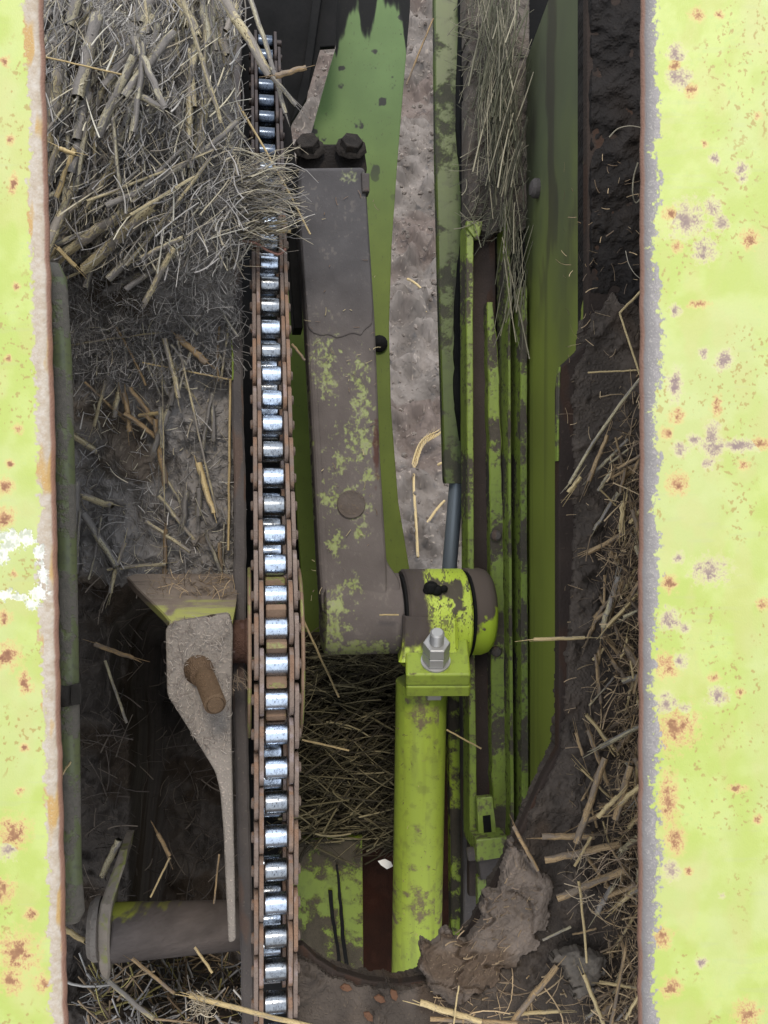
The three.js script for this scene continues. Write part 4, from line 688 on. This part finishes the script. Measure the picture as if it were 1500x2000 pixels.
// one stalk, thing of its own: from, to in drawing coordinates with depths, width px
function stalk(x0, y0, d0, x1, y1, d1, w, m, label, group, { bend = 0, name = 'straw_stalk', flat = 0.85, cat = 'straw', jag = 0.5, mid = null } = {}) {
  const a = P(x0, y0, d0), b = P(x1, y1, d1), dir = b.clone().sub(a), side0 = V(-dir.y, dir.x, 0), side = side0.clone().setLength(dir.length() * bend), c = a.clone().add(b).multiplyScalar(0.5).add(side); if (mid) c.copy(P(...mid));
  const r = w / 2 / F * (d0 + d1) / 2, T = new Tubes(), n = 8, pts = bez(a, c, b, n), rr = rng(Math.round(x0 * 7 + y0 * 13 + x1));
  if (group) { flat = 0.35 + 0.6 * rr(); if (rr() < 0.35) { const kk = 2 + Math.floor(rr() * 5), k1 = (rr() - 0.5) * 0.22; for (let i = kk; i <= n; i++) { pts[i].x += side0.x * (i - kk) / n * k1; pts[i].y += side0.y * (i - kk) / n * k1; pts[i].z += (rr() - 0.5) * 0.001; } } }
  if (w > 6) for (const [e, f] of [[0, -1], [n, 1]]) { const c2 = Math.floor(rr() * 4); for (let q = 0; q < c2; q++) { const o = V((rr() - 0.5) * r * 1.4, (rr() - 0.5) * r * 1.4, r * 0.4 * (rr() - 0.2)), l = 0.003 + 0.008 * rr(), D = dir.clone().normalize(), p = pts[e].clone().add(o).addScaledVector(D, -f * 0.006), p2 = p.clone().addScaledVector(D, f * (l + 0.006)).add(V((rr() - 0.5) * 0.003, (rr() - 0.5) * 0.003, 0.001)); T.add([p, p.clone().lerp(p2, 0.5), p2], r * 0.32, r * 0.12, 5, null, 0.6); } }
  pts.forEach((p, i) => { if (i && i < n) { p.x += (rr() - 0.5) * r * jag; p.y += (rr() - 0.5) * r * jag; } });
  T.add(pts, r * (0.9 + 0.2 * rr()), r * (0.85 + 0.2 * rr()), w > 5 ? 9 : 6, null, flat, w > 5);
  if (w > 7 && rr() > 0.45) { const k = 2 + Math.floor(rr() * 4); T.add([pts[k].clone().addScaledVector(dir, -0.012), pts[k], pts[k].clone().addScaledVector(dir, 0.012)], r * 1.08, r * 1.12, 9, null, flat); } // node ring
  return single(name, label, cat, T.geo(), m, null, { group });
}
const R = rng(4242);
// fine fibres of one region, joined
function fibres(name, label, n, region, dep, { len = [20, 80], w = [0.8, 2.4], ang = [0, Math.PI], cols, curl = 0.25, lift = 0.01, tilt = 0.006, seg = 4, seed = 1, accept, category = 'chaff' } = {}) {
  const r = rng(seed), T = new Tubes(true);
  for (let k = 0; k < n; k++) {
    let x, y, g = 0; do { x = lerp(region[0], region[1], r()); y = lerp(region[2], region[3], r()); } while (accept && !accept(x, y, r) && ++g < 40);
    const L = lerp(len[0], len[1], r() ** 1.7), a = lerp(ang[0], ang[1], r()), dx = Math.cos(a) * L / 2, dy = -Math.sin(a) * L / 2, d = dep(x, y) - lift * r() ** 1.5 - 0.0005, t = (r() - 0.5) * tilt * 2;
    const A = P(x - dx, y - dy, d - t), B = P(x + dx, y + dy, d + t), m = A.clone().add(B).multiplyScalar(0.5); const q = L / F * d * curl; m.x += (r() - 0.5) * q * 2; m.y += (r() - 0.5) * q * 2; m.z += (r() - 0.3) * q * 0.7;
    const c = lin(cols[Math.floor(r() * cols.length)]), v = 0.7 + 0.5 * r(), rad = lerp(w[0], w[1], r() ** 2) / 2 / F * d;
    T.add(bez(A, m, B, seg), rad, rad * 0.7, 4, c.map(q => q * v), 0.7);
  }
  return single(name, label, category, T.geo(), M.fibre, null, { kind: 'stuff' });
}
const GREY = [[132, 129, 127], [152, 148, 145], [112, 109, 107], [172, 168, 163]], BEIGE = [[176, 167, 146], [196, 188, 166], [152, 143, 126], [124, 118, 110]], BROWN = [[124, 107, 88], [154, 133, 107], [98, 85, 73], [180, 158, 126]], HAY = [[98, 91, 68], [76, 71, 54], [56, 52, 42], [128, 119, 92], [66, 60, 48]];

const word = (w, a, m) => { const t = ((a % Math.PI) + Math.PI) % Math.PI; return `${w > 17 ? 'thick' : w > 11 ? 'stout' : w > 7 ? 'slim' : 'thin'} ${m} stalk ${t < 0.35 || t > 2.8 ? 'lying level' : t < 1.2 ? 'leaning right' : t < 1.95 ? 'near upright' : 'leaning left'}`; };
const heapLabel = (x, y, a, w, m) => `${word(w, a, m ? 'speckled' : 'grey')} ${y < 90 ? 'at the top' : y < 160 ? 'near the top' : y < 230 ? 'in the upper middle' : y < 300 ? 'in the lower middle' : y < 380 ? 'in the lower part' : 'at the foot'} of the heap ${x < 170 ? 'by the left panel' : x < 290 ? 'midway' : 'toward the chain'}`;
const bedLabel = (x, y, a, w, m) => `${word(w, a, ['grey', 'speckled', 'pale', 'brown'][m])} in the ${y < 730 ? 'upper' : y < 860 ? 'upper middle' : y < 990 ? 'lower middle' : 'lower'} dirt bed ${x < 245 ? 'by the bar' : x < 345 ? 'midway' : 'by the side plate'}`;
const rightLabel = (x, y, a, w, m) => `${word(w, a, ['grey', 'speckled', 'pale', 'brown'][m])} ${x > 1225 ? 'against' : 'beside'} the right panel ${y < 1050 ? 'above the wheat ear level' : y < 1200 ? 'level with the lever arm foot' : y < 1350 ? 'level with the clamp bolt' : y < 1520 ? 'level with the cylinder top' : y < 1700 ? 'level with the slotted bracket' : y < 1860 ? 'above the mud flake' : 'at the bottom'}`;
// left heap: thick stalks
{
  let mi = 0; const groupA = 'thick stalks in the straw heap left of the chain';
  for (let k = 0; k < 92; k++) {
    const x = lerp(80, 420, R()), y = lerp(-40, 560, R()); if (y > 300 && x > 330 || y > 430 && R() < 0.35) continue;
    const a = (x < 330 ? lerp(0.75, 1.75, R()) : lerp(1.4, 2.3, R())) - (y > 330 ? 0.45 : 0), L = lerp(70, 270, R() ** 1.2), w = lerp(6, 24, R() ** 1.7), d = leftD(x, y) - 0.006 - 0.034 * R();
    stalk(x - Math.cos(a) * L / 2, y + Math.sin(a) * L / 2, d + (R() - 0.5) * 0.02, x + Math.cos(a) * L / 2, y - Math.sin(a) * L / 2, d + (R() - 0.5) * 0.02, w, M.straw[mi = R() < 0.6 ? 0 : 1], heapLabel(x, y, a, w, mi), groupA, { bend: (R() - 0.5) * 0.06 });
  }
  const groupB = 'stalks half sunk in the dirt bed left of the chain';
  for (let k = 0; k < 40; k++) {
    const x = lerp(150, 440, R()), y = lerp(600, 1110, R()), a = lerp(1.2, 2.5, R()), L = lerp(40, 130, R()), w = lerp(5, 15, R() ** 1.5), d = leftD(x, y) - 0.003 - 0.006 * R();
    stalk(x - Math.cos(a) * L / 2, y + Math.sin(a) * L / 2, d, x + Math.cos(a) * L / 2, y - Math.sin(a) * L / 2, d - 0.004, w, M.straw[mi = R() < 0.65 ? 0 : R() < 0.5 ? 1 : 3], bedLabel(x, y, a, w, mi), groupB, { bend: (R() - 0.5) * 0.08 });
  }
  // stalks one can single out: [x0,y0,x1,y1,width,material,lift,label,bend]
  for (const [x0, y0, x1, y1, w, m, lf, label, bend = 0] of [
    [152, 190, 190, 30, 24, 0, 0.040, 'thickest grey and pale stalk standing steeply at the top left of the heap'],
    [192, 265, 262, 110, 20, 0, 0.042, 'thick dark stalk with a pale side right of the thickest stalk'],
    [165, 525, 300, 400, 26, 1, 0.040, 'broad speckled stalk slanting across the lower edge of the heap'],
    [96, 520, 262, 405, 22, 1, 0.034, 'broad pale stalk crossing below the heap near the left panel', 0.03],
    [262, 180, 325, 215, 15, 0, 0.046, 'dark stalk slanting down to the right in the middle of the heap'],
    [262, 75, 322, 210, 15, 0, 0.048, 'long dark grey stalk leaning left in the middle of the heap'],
    [206, 402, 462, 238, 12, 0, 0.050, 'long thin bent stalk reaching from the heap toward the chain', -0.10],
    [420, -30, 528, 148, 20, 1, 0.075, 'frayed pale stalk slanting from the top over the chain', 0.02],
    [486, -10, 558, 222, 10, 0, 0.085, 'thin grey stalk hanging across the top of the chain', 0.02],
    [530, 150, 578, 205, 10, 0, 0.085, 'short grey stalk end right of the chain top'],
    [538, 148, 598, 132, 12, 3, 0.09, 'short brown stalk pointing right across the chain top'],
    [352, -10, 432, 240, 9, 1, 0.060, 'long pale stalk running down the middle of the heap', 0.02],
    [440, 60, 462, 10, 12, 1, 0.05, 'pale stalk end at the top beside the side plate'],
    [90, 112, 238, 146, 4, 2, 0.062, 'thin white straw lying level across the upper left stalks'],
    [110, 385, 146, 290, 10, 2, 0.045, 'yellow stalk standing near the left panel in the heap'],
    [112, 484, 148, 520, 9, 2, 0.05, 'short yellow straw end below the heap'],
    [118, 290, 148, 302, 10, 2, 0.055, 'stubby yellow straw piece in the heap'],
    [255, 420, 380, 345, 7, 1, 0.05, 'slim pale straw below the long bent stalk'],
  ]) stalk(x0, y0, leftD(clamp(x0, 60, 455), y0) - lf, x1, y1, leftD(clamp(x1, 60, 455), y1) - lf, w, M.straw[m], label, undefined, { bend });
  for (const [x0, y0, x1, y1, w, m, label, bend = 0] of [
    [165, 970, 220, 988, 13, 1, 'short pale broken stalk lying level in the dirt bed'],
    [388, 905, 418, 1003, 13, 2, 'yellow stalk slanting down near the side plate'],
    [345, 655, 425, 1010, 5, 1, 'long thin pale straw slanting down the dirt bed'],
    [272, 812, 312, 806, 8, 2, 'small bright yellow straw bit in the middle of the dirt bed'],
    [278, 708, 452, 742, 4, 2, 'thin pale green straw lying across the upper dirt bed'],
    [184, 832, 206, 742, 7, 1, 'pale straw standing beside the left bar in the dirt bed'],
    [285, 1018, 372, 1078, 8, 1, 'dusty straw slanting down above the bracket'],
    [210, 1112, 325, 1102, 8, 1, 'dusty straw lying level above the bracket flange', 0.02],
    [150, 940, 146, 1120, 18, 0, 'wide split stalk running down beside the left bar'],
    [164, 1005, 228, 1108, 14, 0, 'grey stalk slanting toward the bracket flange'],
    [300, 880, 330, 800, 13, 0, 'grey stalk buried in dirt above the yellow straw bit'],
    [92, 684, 310, 650, 4, 1, 'thin straw crossing from the left panel over the dirt bed', 0.02],
    [316, 690, 322, 1010, 2.5, 1, 'hair thin straw hanging straight down the dirt bed'],
    [450, 740, 446, 1075, 5, 2, 'long pale straw along the side plate'],
  ]) stalk(x0, y0, leftD(clamp(x0, 60, 450), y0) - 0.012, x1, y1, leftD(clamp(x1, 60, 450), y1) - 0.012, w, M.straw[m], label, undefined, { bend });
  fibres('chaff', 'fine straw and chaff among the stalks of the left heap', 2600, [84, 470, -40, 520], leftD, { len: [18, 110], w: [1, 4.5], ang: [0.3, 2.4], cols: [...GREY, ...GREY, ...BEIGE, [176, 172, 160]], lift: 0.045, tilt: 0.014, seed: 11 });
  fibres('dust_fibres', 'grey dust matted with hair fine fibres over the middle of the dirt bed', 3900, [100, 470, 240, 740], leftD, { len: [10, 62], w: [0.8, 2.2], cols: GREY, lift: 0.016, tilt: 0.012, curl: 0.5, seed: 12, accept: (x, y, r) => r() < sstep(240, 420, y + (x - 280) * 0.5) });
  fibres('chaff', 'short chaff bits scattered over the lower dirt bed', 800, [140, 455, 620, 1130], leftD, { len: [8, 60], w: [0.8, 3], cols: [...GREY, ...GREY, ...BEIGE], lift: 0.010, seed: 13 });
  fibres('chaff', 'sparse chaff in the hollow behind the bracket', 420, [160, 440, 1130, 1760], leftD, { len: [14, 90], w: [1, 3.4], cols: [[92, 84, 78], [116, 106, 96], [74, 68, 64]], lift: 0.03, tilt: 0.02, seed: 14 });
  fibres('straw_tuft', 'tuft of pale straw fibres hanging over the chain', 1000, [400, 570, 300, 490], () => 0.585, { len: [30, 130], w: [1, 3.4], ang: [-0.6, 0.7], cols: [...BEIGE, ...BEIGE, ...GREY], lift: 0.03, tilt: 0.02, curl: 0.4, seed: 15, accept: (x, y, r) => r() < Math.exp(-(((x - 482) / 62) ** 2) - ((y - 395) / 62) ** 2), category: 'straw' });
  fibres('chaff', 'loose straw under the shaft at the lower left', 520, [170, 490, 1868, 2060], leftD, { len: [20, 130], w: [1, 6], ang: [-1.4, 1.9], cols: [...BROWN, ...GREY, [150, 140, 90]], lift: 0.05, tilt: 0.02, seed: 16 });
  // pieces lying over the chain
  stalk(430, 440, 0.585, 560, 436, 0.59, 9, M.straw[2], 'pale straw lying level over the chain below the tuft'); stalk(445, 455, 0.58, 568, 452, 0.588, 8, M.straw[2], 'second pale straw over the chain just below the first');
  stalk(455, 190, 0.59, 606, 458, 0.60, 5, M.straw[2], 'long greenish yellow straw slanting down right across the chain', undefined, { bend: 0.03 });
  stalk(370, 1944, 0.452, 640, 2012, 0.452, 10, M.straw[2], 'long pale straw crossing in front of the chain at the bottom', undefined, { bend: -0.015 });
  { const T = new Tubes(); const a = P(416, 494, 0.578), pts = [[416, 494, 0.578], [440, 480, 0.575], [470, 471, 0.572], [500, 474, 0.572], [522, 488, 0.575], [545, 496, 0.578], [558, 486, 0.58]].map(p => P(...p)); T.add(new THREE.CatmullRomCurve3(pts).getPoints(28), 0.0016, 0.0012, 6, null, 0.25); single('fibre_strip', 'pinkish brown curled fibre strip lying over the chain', 'fibre', T.geo(), mat(null, { color: 0x9a7468, roughness: 0.8 })); }
  { const r = rng(99), T = new Tubes(true); for (let k = 0; k < 260; k++) { const t = r(), x = lerp(178, 300, t) + (r() - 0.5) * 16, y = lerp(-10, 88, t) + (r() - 0.5) * 16; const A = P(x, y, 0.50), B = P(x + (r() - 0.5) * 34, y + (r() - 0.3) * 26, 0.50 + (r() - 0.5) * 0.01), m = A.clone().add(B).multiplyScalar(0.5); m.x += (r() - 0.5) * 0.004; T.add(bez(A, m, B, 3), 0.00018, 0.00014, 3, lin([150, 146, 142])); } single('cobweb', 'dusty grey cobweb strand across the top of the straw heap', 'cobweb', T.geo(), M.fibre, null, { kind: 'stuff' }); }
}
  fibres('dust_fibres', 'short dusty fibres stuck to the face of the bracket', 520, [326, 452, 1205, 1470], (x, y) => 0.4955 / (1 + 0.06 * (y - 1000) / F), { len: [4, 18], w: [0.7, 1.5], cols: [[150, 140, 130], [176, 166, 156], [104, 94, 88]], lift: 0.0015, tilt: 0.001, curl: 0.4, seed: 17, accept: (x, y) => x > 326 + Math.max(0, y - 1358) * 0.6 });
  fibres('dust_fibres', 'dusty fibres caught on the bracket flange', 120, [290, 455, 1124, 1165], (x, y) => lerp(0.553, 0.523, (y - 1126) / 38) - 0.001, { len: [8, 60], w: [0.7, 2], cols: BROWN, lift: 0.004, curl: 0.4, seed: 18 });
  fibres('chaff', 'flecks of chaff on the lever arm', 60, [600, 740, 350, 1240], () => 0.6488, { len: [4, 16], w: [1, 2], cols: [[190, 176, 140], [130, 110, 96]], lift: 0.0008, tilt: 0.0006, seed: 19 });
// lower left straws
for (const [x0, y0, x1, y1, d, w, m, label, bend = 0] of [
  [120, 1812, 166, 1838, 0.54, 11, 2, 'short orange yellow straw between the left panel and the shaft'],
  [212, 1916, 300, 1990, 0.53, 10, 1, 'stalk slanting down right below the shaft end plate'],
  [258, 1872, 340, 1940, 0.53, 7, 3, 'olive stalk slanting below the shaft'],
  [380, 1850, 415, 1900, 0.52, 6, 2, 'yellow bent straw below the shaft near the bracket leg'],
  [418, 1765, 428, 1668, 0.50, 4, 3, 'thin greenish straw standing beside the bracket leg'],
  [294, 1752, 332, 1675, 0.53, 4, 2, 'thin white straw in front of the dark hollow'],
  [308, 1628, 332, 1672, 0.60, 8, 3, 'brown splintered stalk in the dark hollow'],
  [200, 1712, 232, 1640, 0.565, 14, 1, 'broken hollow stalk above the shaft end plate'],
  [185, 1258, 260, 1285, 0.58, 9, 3, 'brown stalk in the dirt left of the bracket'],
  [205, 1290, 248, 1412, 0.585, 6, 1, 'slim straw slanting in the dirt below the bracket flange'],
  [108, 1532, 138, 1488, 0.40, 5, 2, 'small straw leaning on the left panel rim'],
]) stalk(x0, y0, d, x1, y1, d - 0.003, w, M.straw[m], label, undefined, { bend });
// right bed
{
  const acc = (x, y, r) => r() < sstep(1130 + 60 * vn(y * 0.01, 3, 5), 1235, x);
  let mi = 0; const group = 'chopped stalks heaped along the right panel';
  for (let k = 0; k < 110; k++) {
    const y = lerp(880, 1990, R()), x = 1255 - 95 * R() ** 1.6 * (y > 1500 ? 1.2 : 1), a = lerp(0.2, 2.4, R()), L = lerp(30, 120, R() ** 1.5), w = lerp(4, 15, R() ** 1.6), d = rightD(x, y) - 0.004 - 0.018 * R() * sstep(1150, 1230, x);
    stalk(x - Math.cos(a) * L / 2, y + Math.sin(a) * L / 2, d, x + Math.cos(a) * L / 2, y - Math.sin(a) * L / 2, d - 0.003, w, M.straw[mi = R() < 0.6 ? 3 : R() < 0.4 ? 1 : 2], rightLabel(x, y, a, w, mi), group, { bend: (R() - 0.5) * 0.06 });
  }
  fibres('chaff', 'brown chaff heaped between the mud and the right panel', 1500, [1130, 1258, 700, 2040], rightD, { len: [10, 75], w: [0.9, 4], ang: [-0.6, 2.4], cols: [...BROWN, ...BROWN, [176, 152, 118]], lift: 0.022, tilt: 0.012, seed: 21, accept: (x, y, r) => acc(x, y, r) && r() < sstep(700, 1000, y) });
  fibres('chaff', 'few chaff bits on the bare mud of the plate', 260, [1100, 1250, 300, 2000], rightD, { len: [6, 36], w: [0.8, 3], cols: BROWN, lift: 0.004, seed: 22, accept: x => x > 1100 });
  fibres('chaff', 'chaff on the mud at the bottom right', 260, [860, 1250, 1900, 2050], rightD, { len: [10, 90], w: [1, 4.5], cols: [...BROWN, [176, 152, 118]], lift: 0.008, seed: 23 });
  fibres('chaff', 'flecks of chopped straw stuck on the large mud clod', 90, [840, 1060, 1720, 1950], () => 0.4845, { len: [6, 24], w: [1.2, 4], ang: [-0.4, 1.2], cols: [[150, 130, 104], [120, 104, 88]], lift: 0.003, seed: 24, accept: inPoly([[850, 1860], [1010, 1690], [1060, 1740], [1000, 1870], [880, 1940]]) });
  for (const [x0, y0, x1, y1, lf, w, m, label, bend = 0] of [
    [1042, 1249, 1142, 1245, 0.012, 8, 2, 'short pale straw lying level over the edge of the cut out'],
    [1254, 566, 1210, 612, 0.06, 5, 2, 'upper half of a bent yellow straw beside the right panel'], [1210, 612, 1254, 745, 0.06, 5, 2, 'lower half of a bent yellow straw beside the right panel'],
    [1148, 728, 1256, 722, 0.03, 4, 2, 'thin yellow straw lying level from the right panel'],
    [1112, 945, 1252, 738, 0.035, 7, 1, 'pale green grass stem slanting up to the right panel', 0.05],
    [1150, 940, 1186, 850, 0.012, 10, 3, 'orange brown stalk on the mud below the grass stem'],
    [1110, 962, 1134, 932, 0.010, 9, 2, 'short pale stalk bit on the edge of the plate'],
    [1125, 1430, 1138, 1475, 0.008, 7, 3, 'small reddish stalk bit on bare dark mud'],
    [1058, 1634, 1160, 1634, 0.012, 12, 3, 'stout stalk lying level at the lower end of the right heap'],
    [1064, 1680, 1210, 1650, 0.014, 14, 3, 'thick stalk with an open end lying over the dark mud'],
    [1122, 1692, 1155, 1634, 0.02, 6, 2, 'thin pale straw crossing the thick stalks'],
    [1126, 1646, 1182, 1480, 0.026, 15, 3, 'long dark stalk standing steeply in the right heap'],
    [1202, 1600, 1232, 1495, 0.026, 15, 3, 'thick dark stalk beside the long steep one'],
    [1168, 1596, 1206, 1555, 0.03, 10, 2, 'orange yellow stalk end among the dark stalks'],
    [1088, 1755, 1220, 1698, 0.02, 14, 3, 'thick brown stalk slanting above the mud flake'],
    [1130, 1720, 1146, 1880, 0.032, 6, 2, 'thin pale root straw hanging over the mud flake', 0.02],
    [1165, 1784, 1196, 1732, 0.02, 10, 1, 'short flat straw right of the root straw'],
    [1002, 1995, 1088, 1886, 0.016, 11, 3, 'clean stalk slanting up toward the mud flake'],
    [1140, 1902, 1182, 2010, 0.022, 9, 2, 'stalk slanting down right from the mud flake'],
    [1172, 1918, 1244, 1930, 0.018, 7, 2, 'short pale straw right of the mud flake'],
    [1192, 2010, 1222, 1850, 0.03, 8, 3, 'slim brown stalk standing along the right panel at the bottom'], [1222, 1990, 1250, 1940, 0.03, 7, 2, 'yellow straw end at the lower edge beside the right panel'],
    [820, 1958, 940, 1996, 0.02, 12, 2, 'pale brown straw at the bottom below the large clod'], [840, 1990, 1010, 1998, 0.018, 9, 3, 'second straw along the bottom edge below the clod'],
    [896, 1925, 886, 2000, 0.024, 4, 2, 'thin straw standing at the bottom below the clod'], [1002, 1612, 1050, 1700, 0.016, 8, 3, 'thorn shaped twig lying on the sloping plate edge'],
    [1018, 1980, 1090, 1975, 0.012, 8, 2, 'straw lying level near the bottom edge'], [1060, 1836, 1115, 1810, 0.014, 5, 1, 'thin twig on the edge of the large clod'],
  ]) stalk(x0, y0, rightD(x0, y0) - lf, x1, y1, rightD(x1, y1) - lf - (x1 > 1245 ? 0.0 : 0), w, M.straw[m], label, undefined, { bend });
  fibres('root_hairs', 'tangle of fine root hairs around the root straw', 60, [1115, 1245, 1660, 1780], (x, y) => rightD(x, y) - 0.03, { len: [14, 80], w: [0.7, 2.2], cols: [[184, 166, 140], [150, 132, 112]], lift: 0.012, curl: 0.6, seed: 25, category: 'root' });
}
{ const loop = (name, label, pts, r, col) => { const T = new Tubes(); T.add(new THREE.CatmullRomCurve3(pts.map(p => P(...p))).getPoints(24), r, r * 0.7, 6, null, 0.5); single(name, label, 'fibre', T.geo(), mat(null, { color: col, roughness: 0.8 })); };
  loop('fibre_strip', 'thin curled grey fibre loop in the dark mud by the upper right panel', [[1246, 318, 0.46], [1238, 345, 0.465], [1236, 380, 0.47], [1242, 396, 0.475], [1252, 388, 0.47]], 0.0007, 0x8d8878);
  loop('fibre_strip', 'thin arched fibre on the black mud at the upper right', [[1190, 268, 0.487], [1206, 252, 0.484], [1230, 246, 0.482], [1256, 250, 0.48]], 0.0005, 0x807a6c);
  loop('fibre_strip', 'hair thin fibre hanging from the right panel over the black mud', [[1222, 490, 0.48], [1228, 515, 0.478], [1240, 535, 0.476], [1256, 548, 0.474]], 0.0003, 0xa09888); }
fibres('root_hairs', 'pale frayed root hairs at the left end of the long bottom straw', 70, [374, 412, 1935, 1985], () => 0.455, { len: [10, 40], w: [0.6, 1.8], cols: [[190, 178, 156], [150, 138, 118]], lift: 0.006, curl: 0.6, seed: 26, category: 'root' });
fibres('chaff', 'little tuft of fibres caught between hub and bracket', 40, [448, 482, 1318, 1350], () => 0.50, { len: [12, 44], w: [0.6, 1.8], ang: [1.6, 2.8], cols: [[150, 134, 116], [120, 106, 92]], lift: 0.006, curl: 0.5, seed: 27 });
// straw in the rail channel
fibres('channel_straw', 'long limp straw hanging in the channel of the rail', 330, [930, 1026, -60, 600], () => 0.667, { len: [60, 260], w: [1, 4], ang: [1.2, 1.85], cols: [[112, 109, 94], [86, 86, 70], [72, 72, 60], [136, 130, 112]], lift: 0.025, tilt: 0.008, curl: 0.06, seed: 31, category: 'straw', accept: (x, y, r) => { const c = 985 + (y - 300) * 0.09, w = y < 330 ? 48 : 18; return Math.abs(x - c) < w * (0.4 + 0.6 * r()); } });
fibres('channel_chaff', 'short chaff and dust caught on top of the rail', 420, [905, 1024, -60, 470], () => 0.685, { len: [12, 90], w: [1, 3], cols: [[100, 100, 84], [76, 76, 66], [124, 120, 104]], lift: 0.022, tilt: 0.008, curl: 0.3, seed: 32 });
single('channel_dirt', 'grey crust of dirt under the straw on the rail', 'dirt', bed(896, 1034, -140, 470, 3, (x, y) => 0.687 + (fbm(x * 0.03, y * 0.03, 4, 777) - 0.5) * 0.012, (x, y) => x > 905 + 12 * fbm(y * 0.02, 1, 3, 9) && y < 440 + 40 * fbm(x * 0.05, 1, 2, 8)), M.darkMud, null, { kind: 'stuff' });
// hay packed behind the arm
const hayD = (x, y) => 0.80 + (fbm(x * 0.02, y * 0.02, 4, 790) - 0.5) * 0.05;
single('hay_base', 'dark packed hay between chain and cylinder', 'hay', bed(560, 800, 1240, 1690, 4, hayD, (x, y) => y < 1655 + 20 * fbm(x * 0.05, 1, 3, 3)), mat(darkMudTex, { color: 0x8c846a, bumpScale: 0.003 }), null, { kind: 'stuff' });
fibres('hay', 'fine swirl of dry hay stems below the lever arm', 1500, [565, 790, 1260, 1660], hayD, { len: [30, 170], w: [1, 5.5], ang: [-0.7, 1.1], cols: HAY, lift: 0.04, tilt: 0.02, curl: 0.2, seed: 41, category: 'hay' });
for (const [x0, y0, x1, y1, d, w, label] of [[592, 1210, 662, 1362, 0.74, 5, 'thin straw slanting down in front of the packed hay'], [590, 1445, 682, 1466, 0.74, 4, 'thin straw lying level over the packed hay'], [872, 1425, 940, 1462, 0.66, 4, 'thin straw sticking out right of the cylinder'], [741, 1201, 779, 1201, 0.633, 4, 'tiny white straw lying on the lower end of the lever arm'], [794, 165, 846, 36, 0.69, 4, 'thin dark twig bridging the gap above the soil'], [570, 672, 596, 704, 0.64, 6, 'short twig stuck between chain and lever arm']]) stalk(x0, y0, d, x1, y1, d, w, M.straw[label.includes('twig') ? 3 : 2], label);
fibres('chaff', 'tiny chaff flecks stuck to the clamp and the cylinder', 26, [775, 865, 1400, 1880], () => 0.6475, { len: [3, 10], w: [1, 2], cols: [[150, 140, 96], [96, 86, 60]], lift: 0.0003, tilt: 0.0002, seed: 51 });
// wheat ear and bits on the soil
{
  const hit = (px, py) => { const d = toWorld(P(px, py, 1)).sub(camera.position), k = (camera.position.y - 0.012) / -d.y; return camera.position.clone().addScaledVector(d, k); };
  const loose = (name, label, cat, T, m) => { const g = T.geo(); g.computeBoundingBox(); const c = g.boundingBox.getCenter(V()); g.translate(-c.x, -c.y, -c.z); const o = new THREE.Mesh(g, m); o.name = numbered(name); o.position.copy(c); o.castShadow = o.receiveShadow = true; o.userData = { label, category: cat }; scene.add(o); return o; };
  const T = new Tubes(), C = new THREE.CatmullRomCurve3([[816, 1088], [812, 1010], [808, 940], [812, 900], [826, 868], [852, 850]].map(p => hit(...p))), r = rng(5);
  T.add(C.getPoints(30), 0.0028, 0.002, 7, null);
  for (let k = 0; k < 26; k++) { const t = 0.52 + 0.46 * k / 26, p = C.getPoint(t), q = C.getTangent(t), s = V(-q.z, 0, q.x).multiplyScalar(k % 2 ? 0.0045 : -0.0045); T.add([p.clone(), p.clone().addScaledVector(q, 0.008).add(s), p.clone().addScaledVector(q, 0.019).addScaledVector(s, 0.6)].map((v, i) => v.add(V(0, 0.004 * i, 0))), 0.0025, 0.0009, 6, null); if (k % 2) T.add([p.clone().addScaledVector(q, 0.012), p.clone().addScaledVector(q, 0.05).add(s).add(V(0, 0.006, 0))], 0.0005, 0.0002, 4, null); }
  loose('wheat_ear', 'dry wheat ear on a straw lying on the soil', 'wheat', T, M.straw[2]);
  const bits = [[834, 1022, 868, 978, 'thin straw on the soil beside the wheat ear'], [796, 545, 826, 568, 'pale splinter of straw on the soil'], [856, 908, 868, 908, 'white chip of straw on the soil by the dark plate'], [820, 590, 832, 610, 'small brown straw bit on the soil']];
  for (const [x0, y0, x1, y1, l] of bits) { const B = new Tubes(), a = hit(x0, y0), b = hit(x1, y1), m = a.clone().add(b).multiplyScalar(0.5).add(V(0, 0.01, 0)); B.add(bez(a, m, b, 5), 0.003, 0.0025, 6, null); loose('soil_straw', l, 'straw', B, M.straw[2]); }
}
renderer.render(scene, camera);
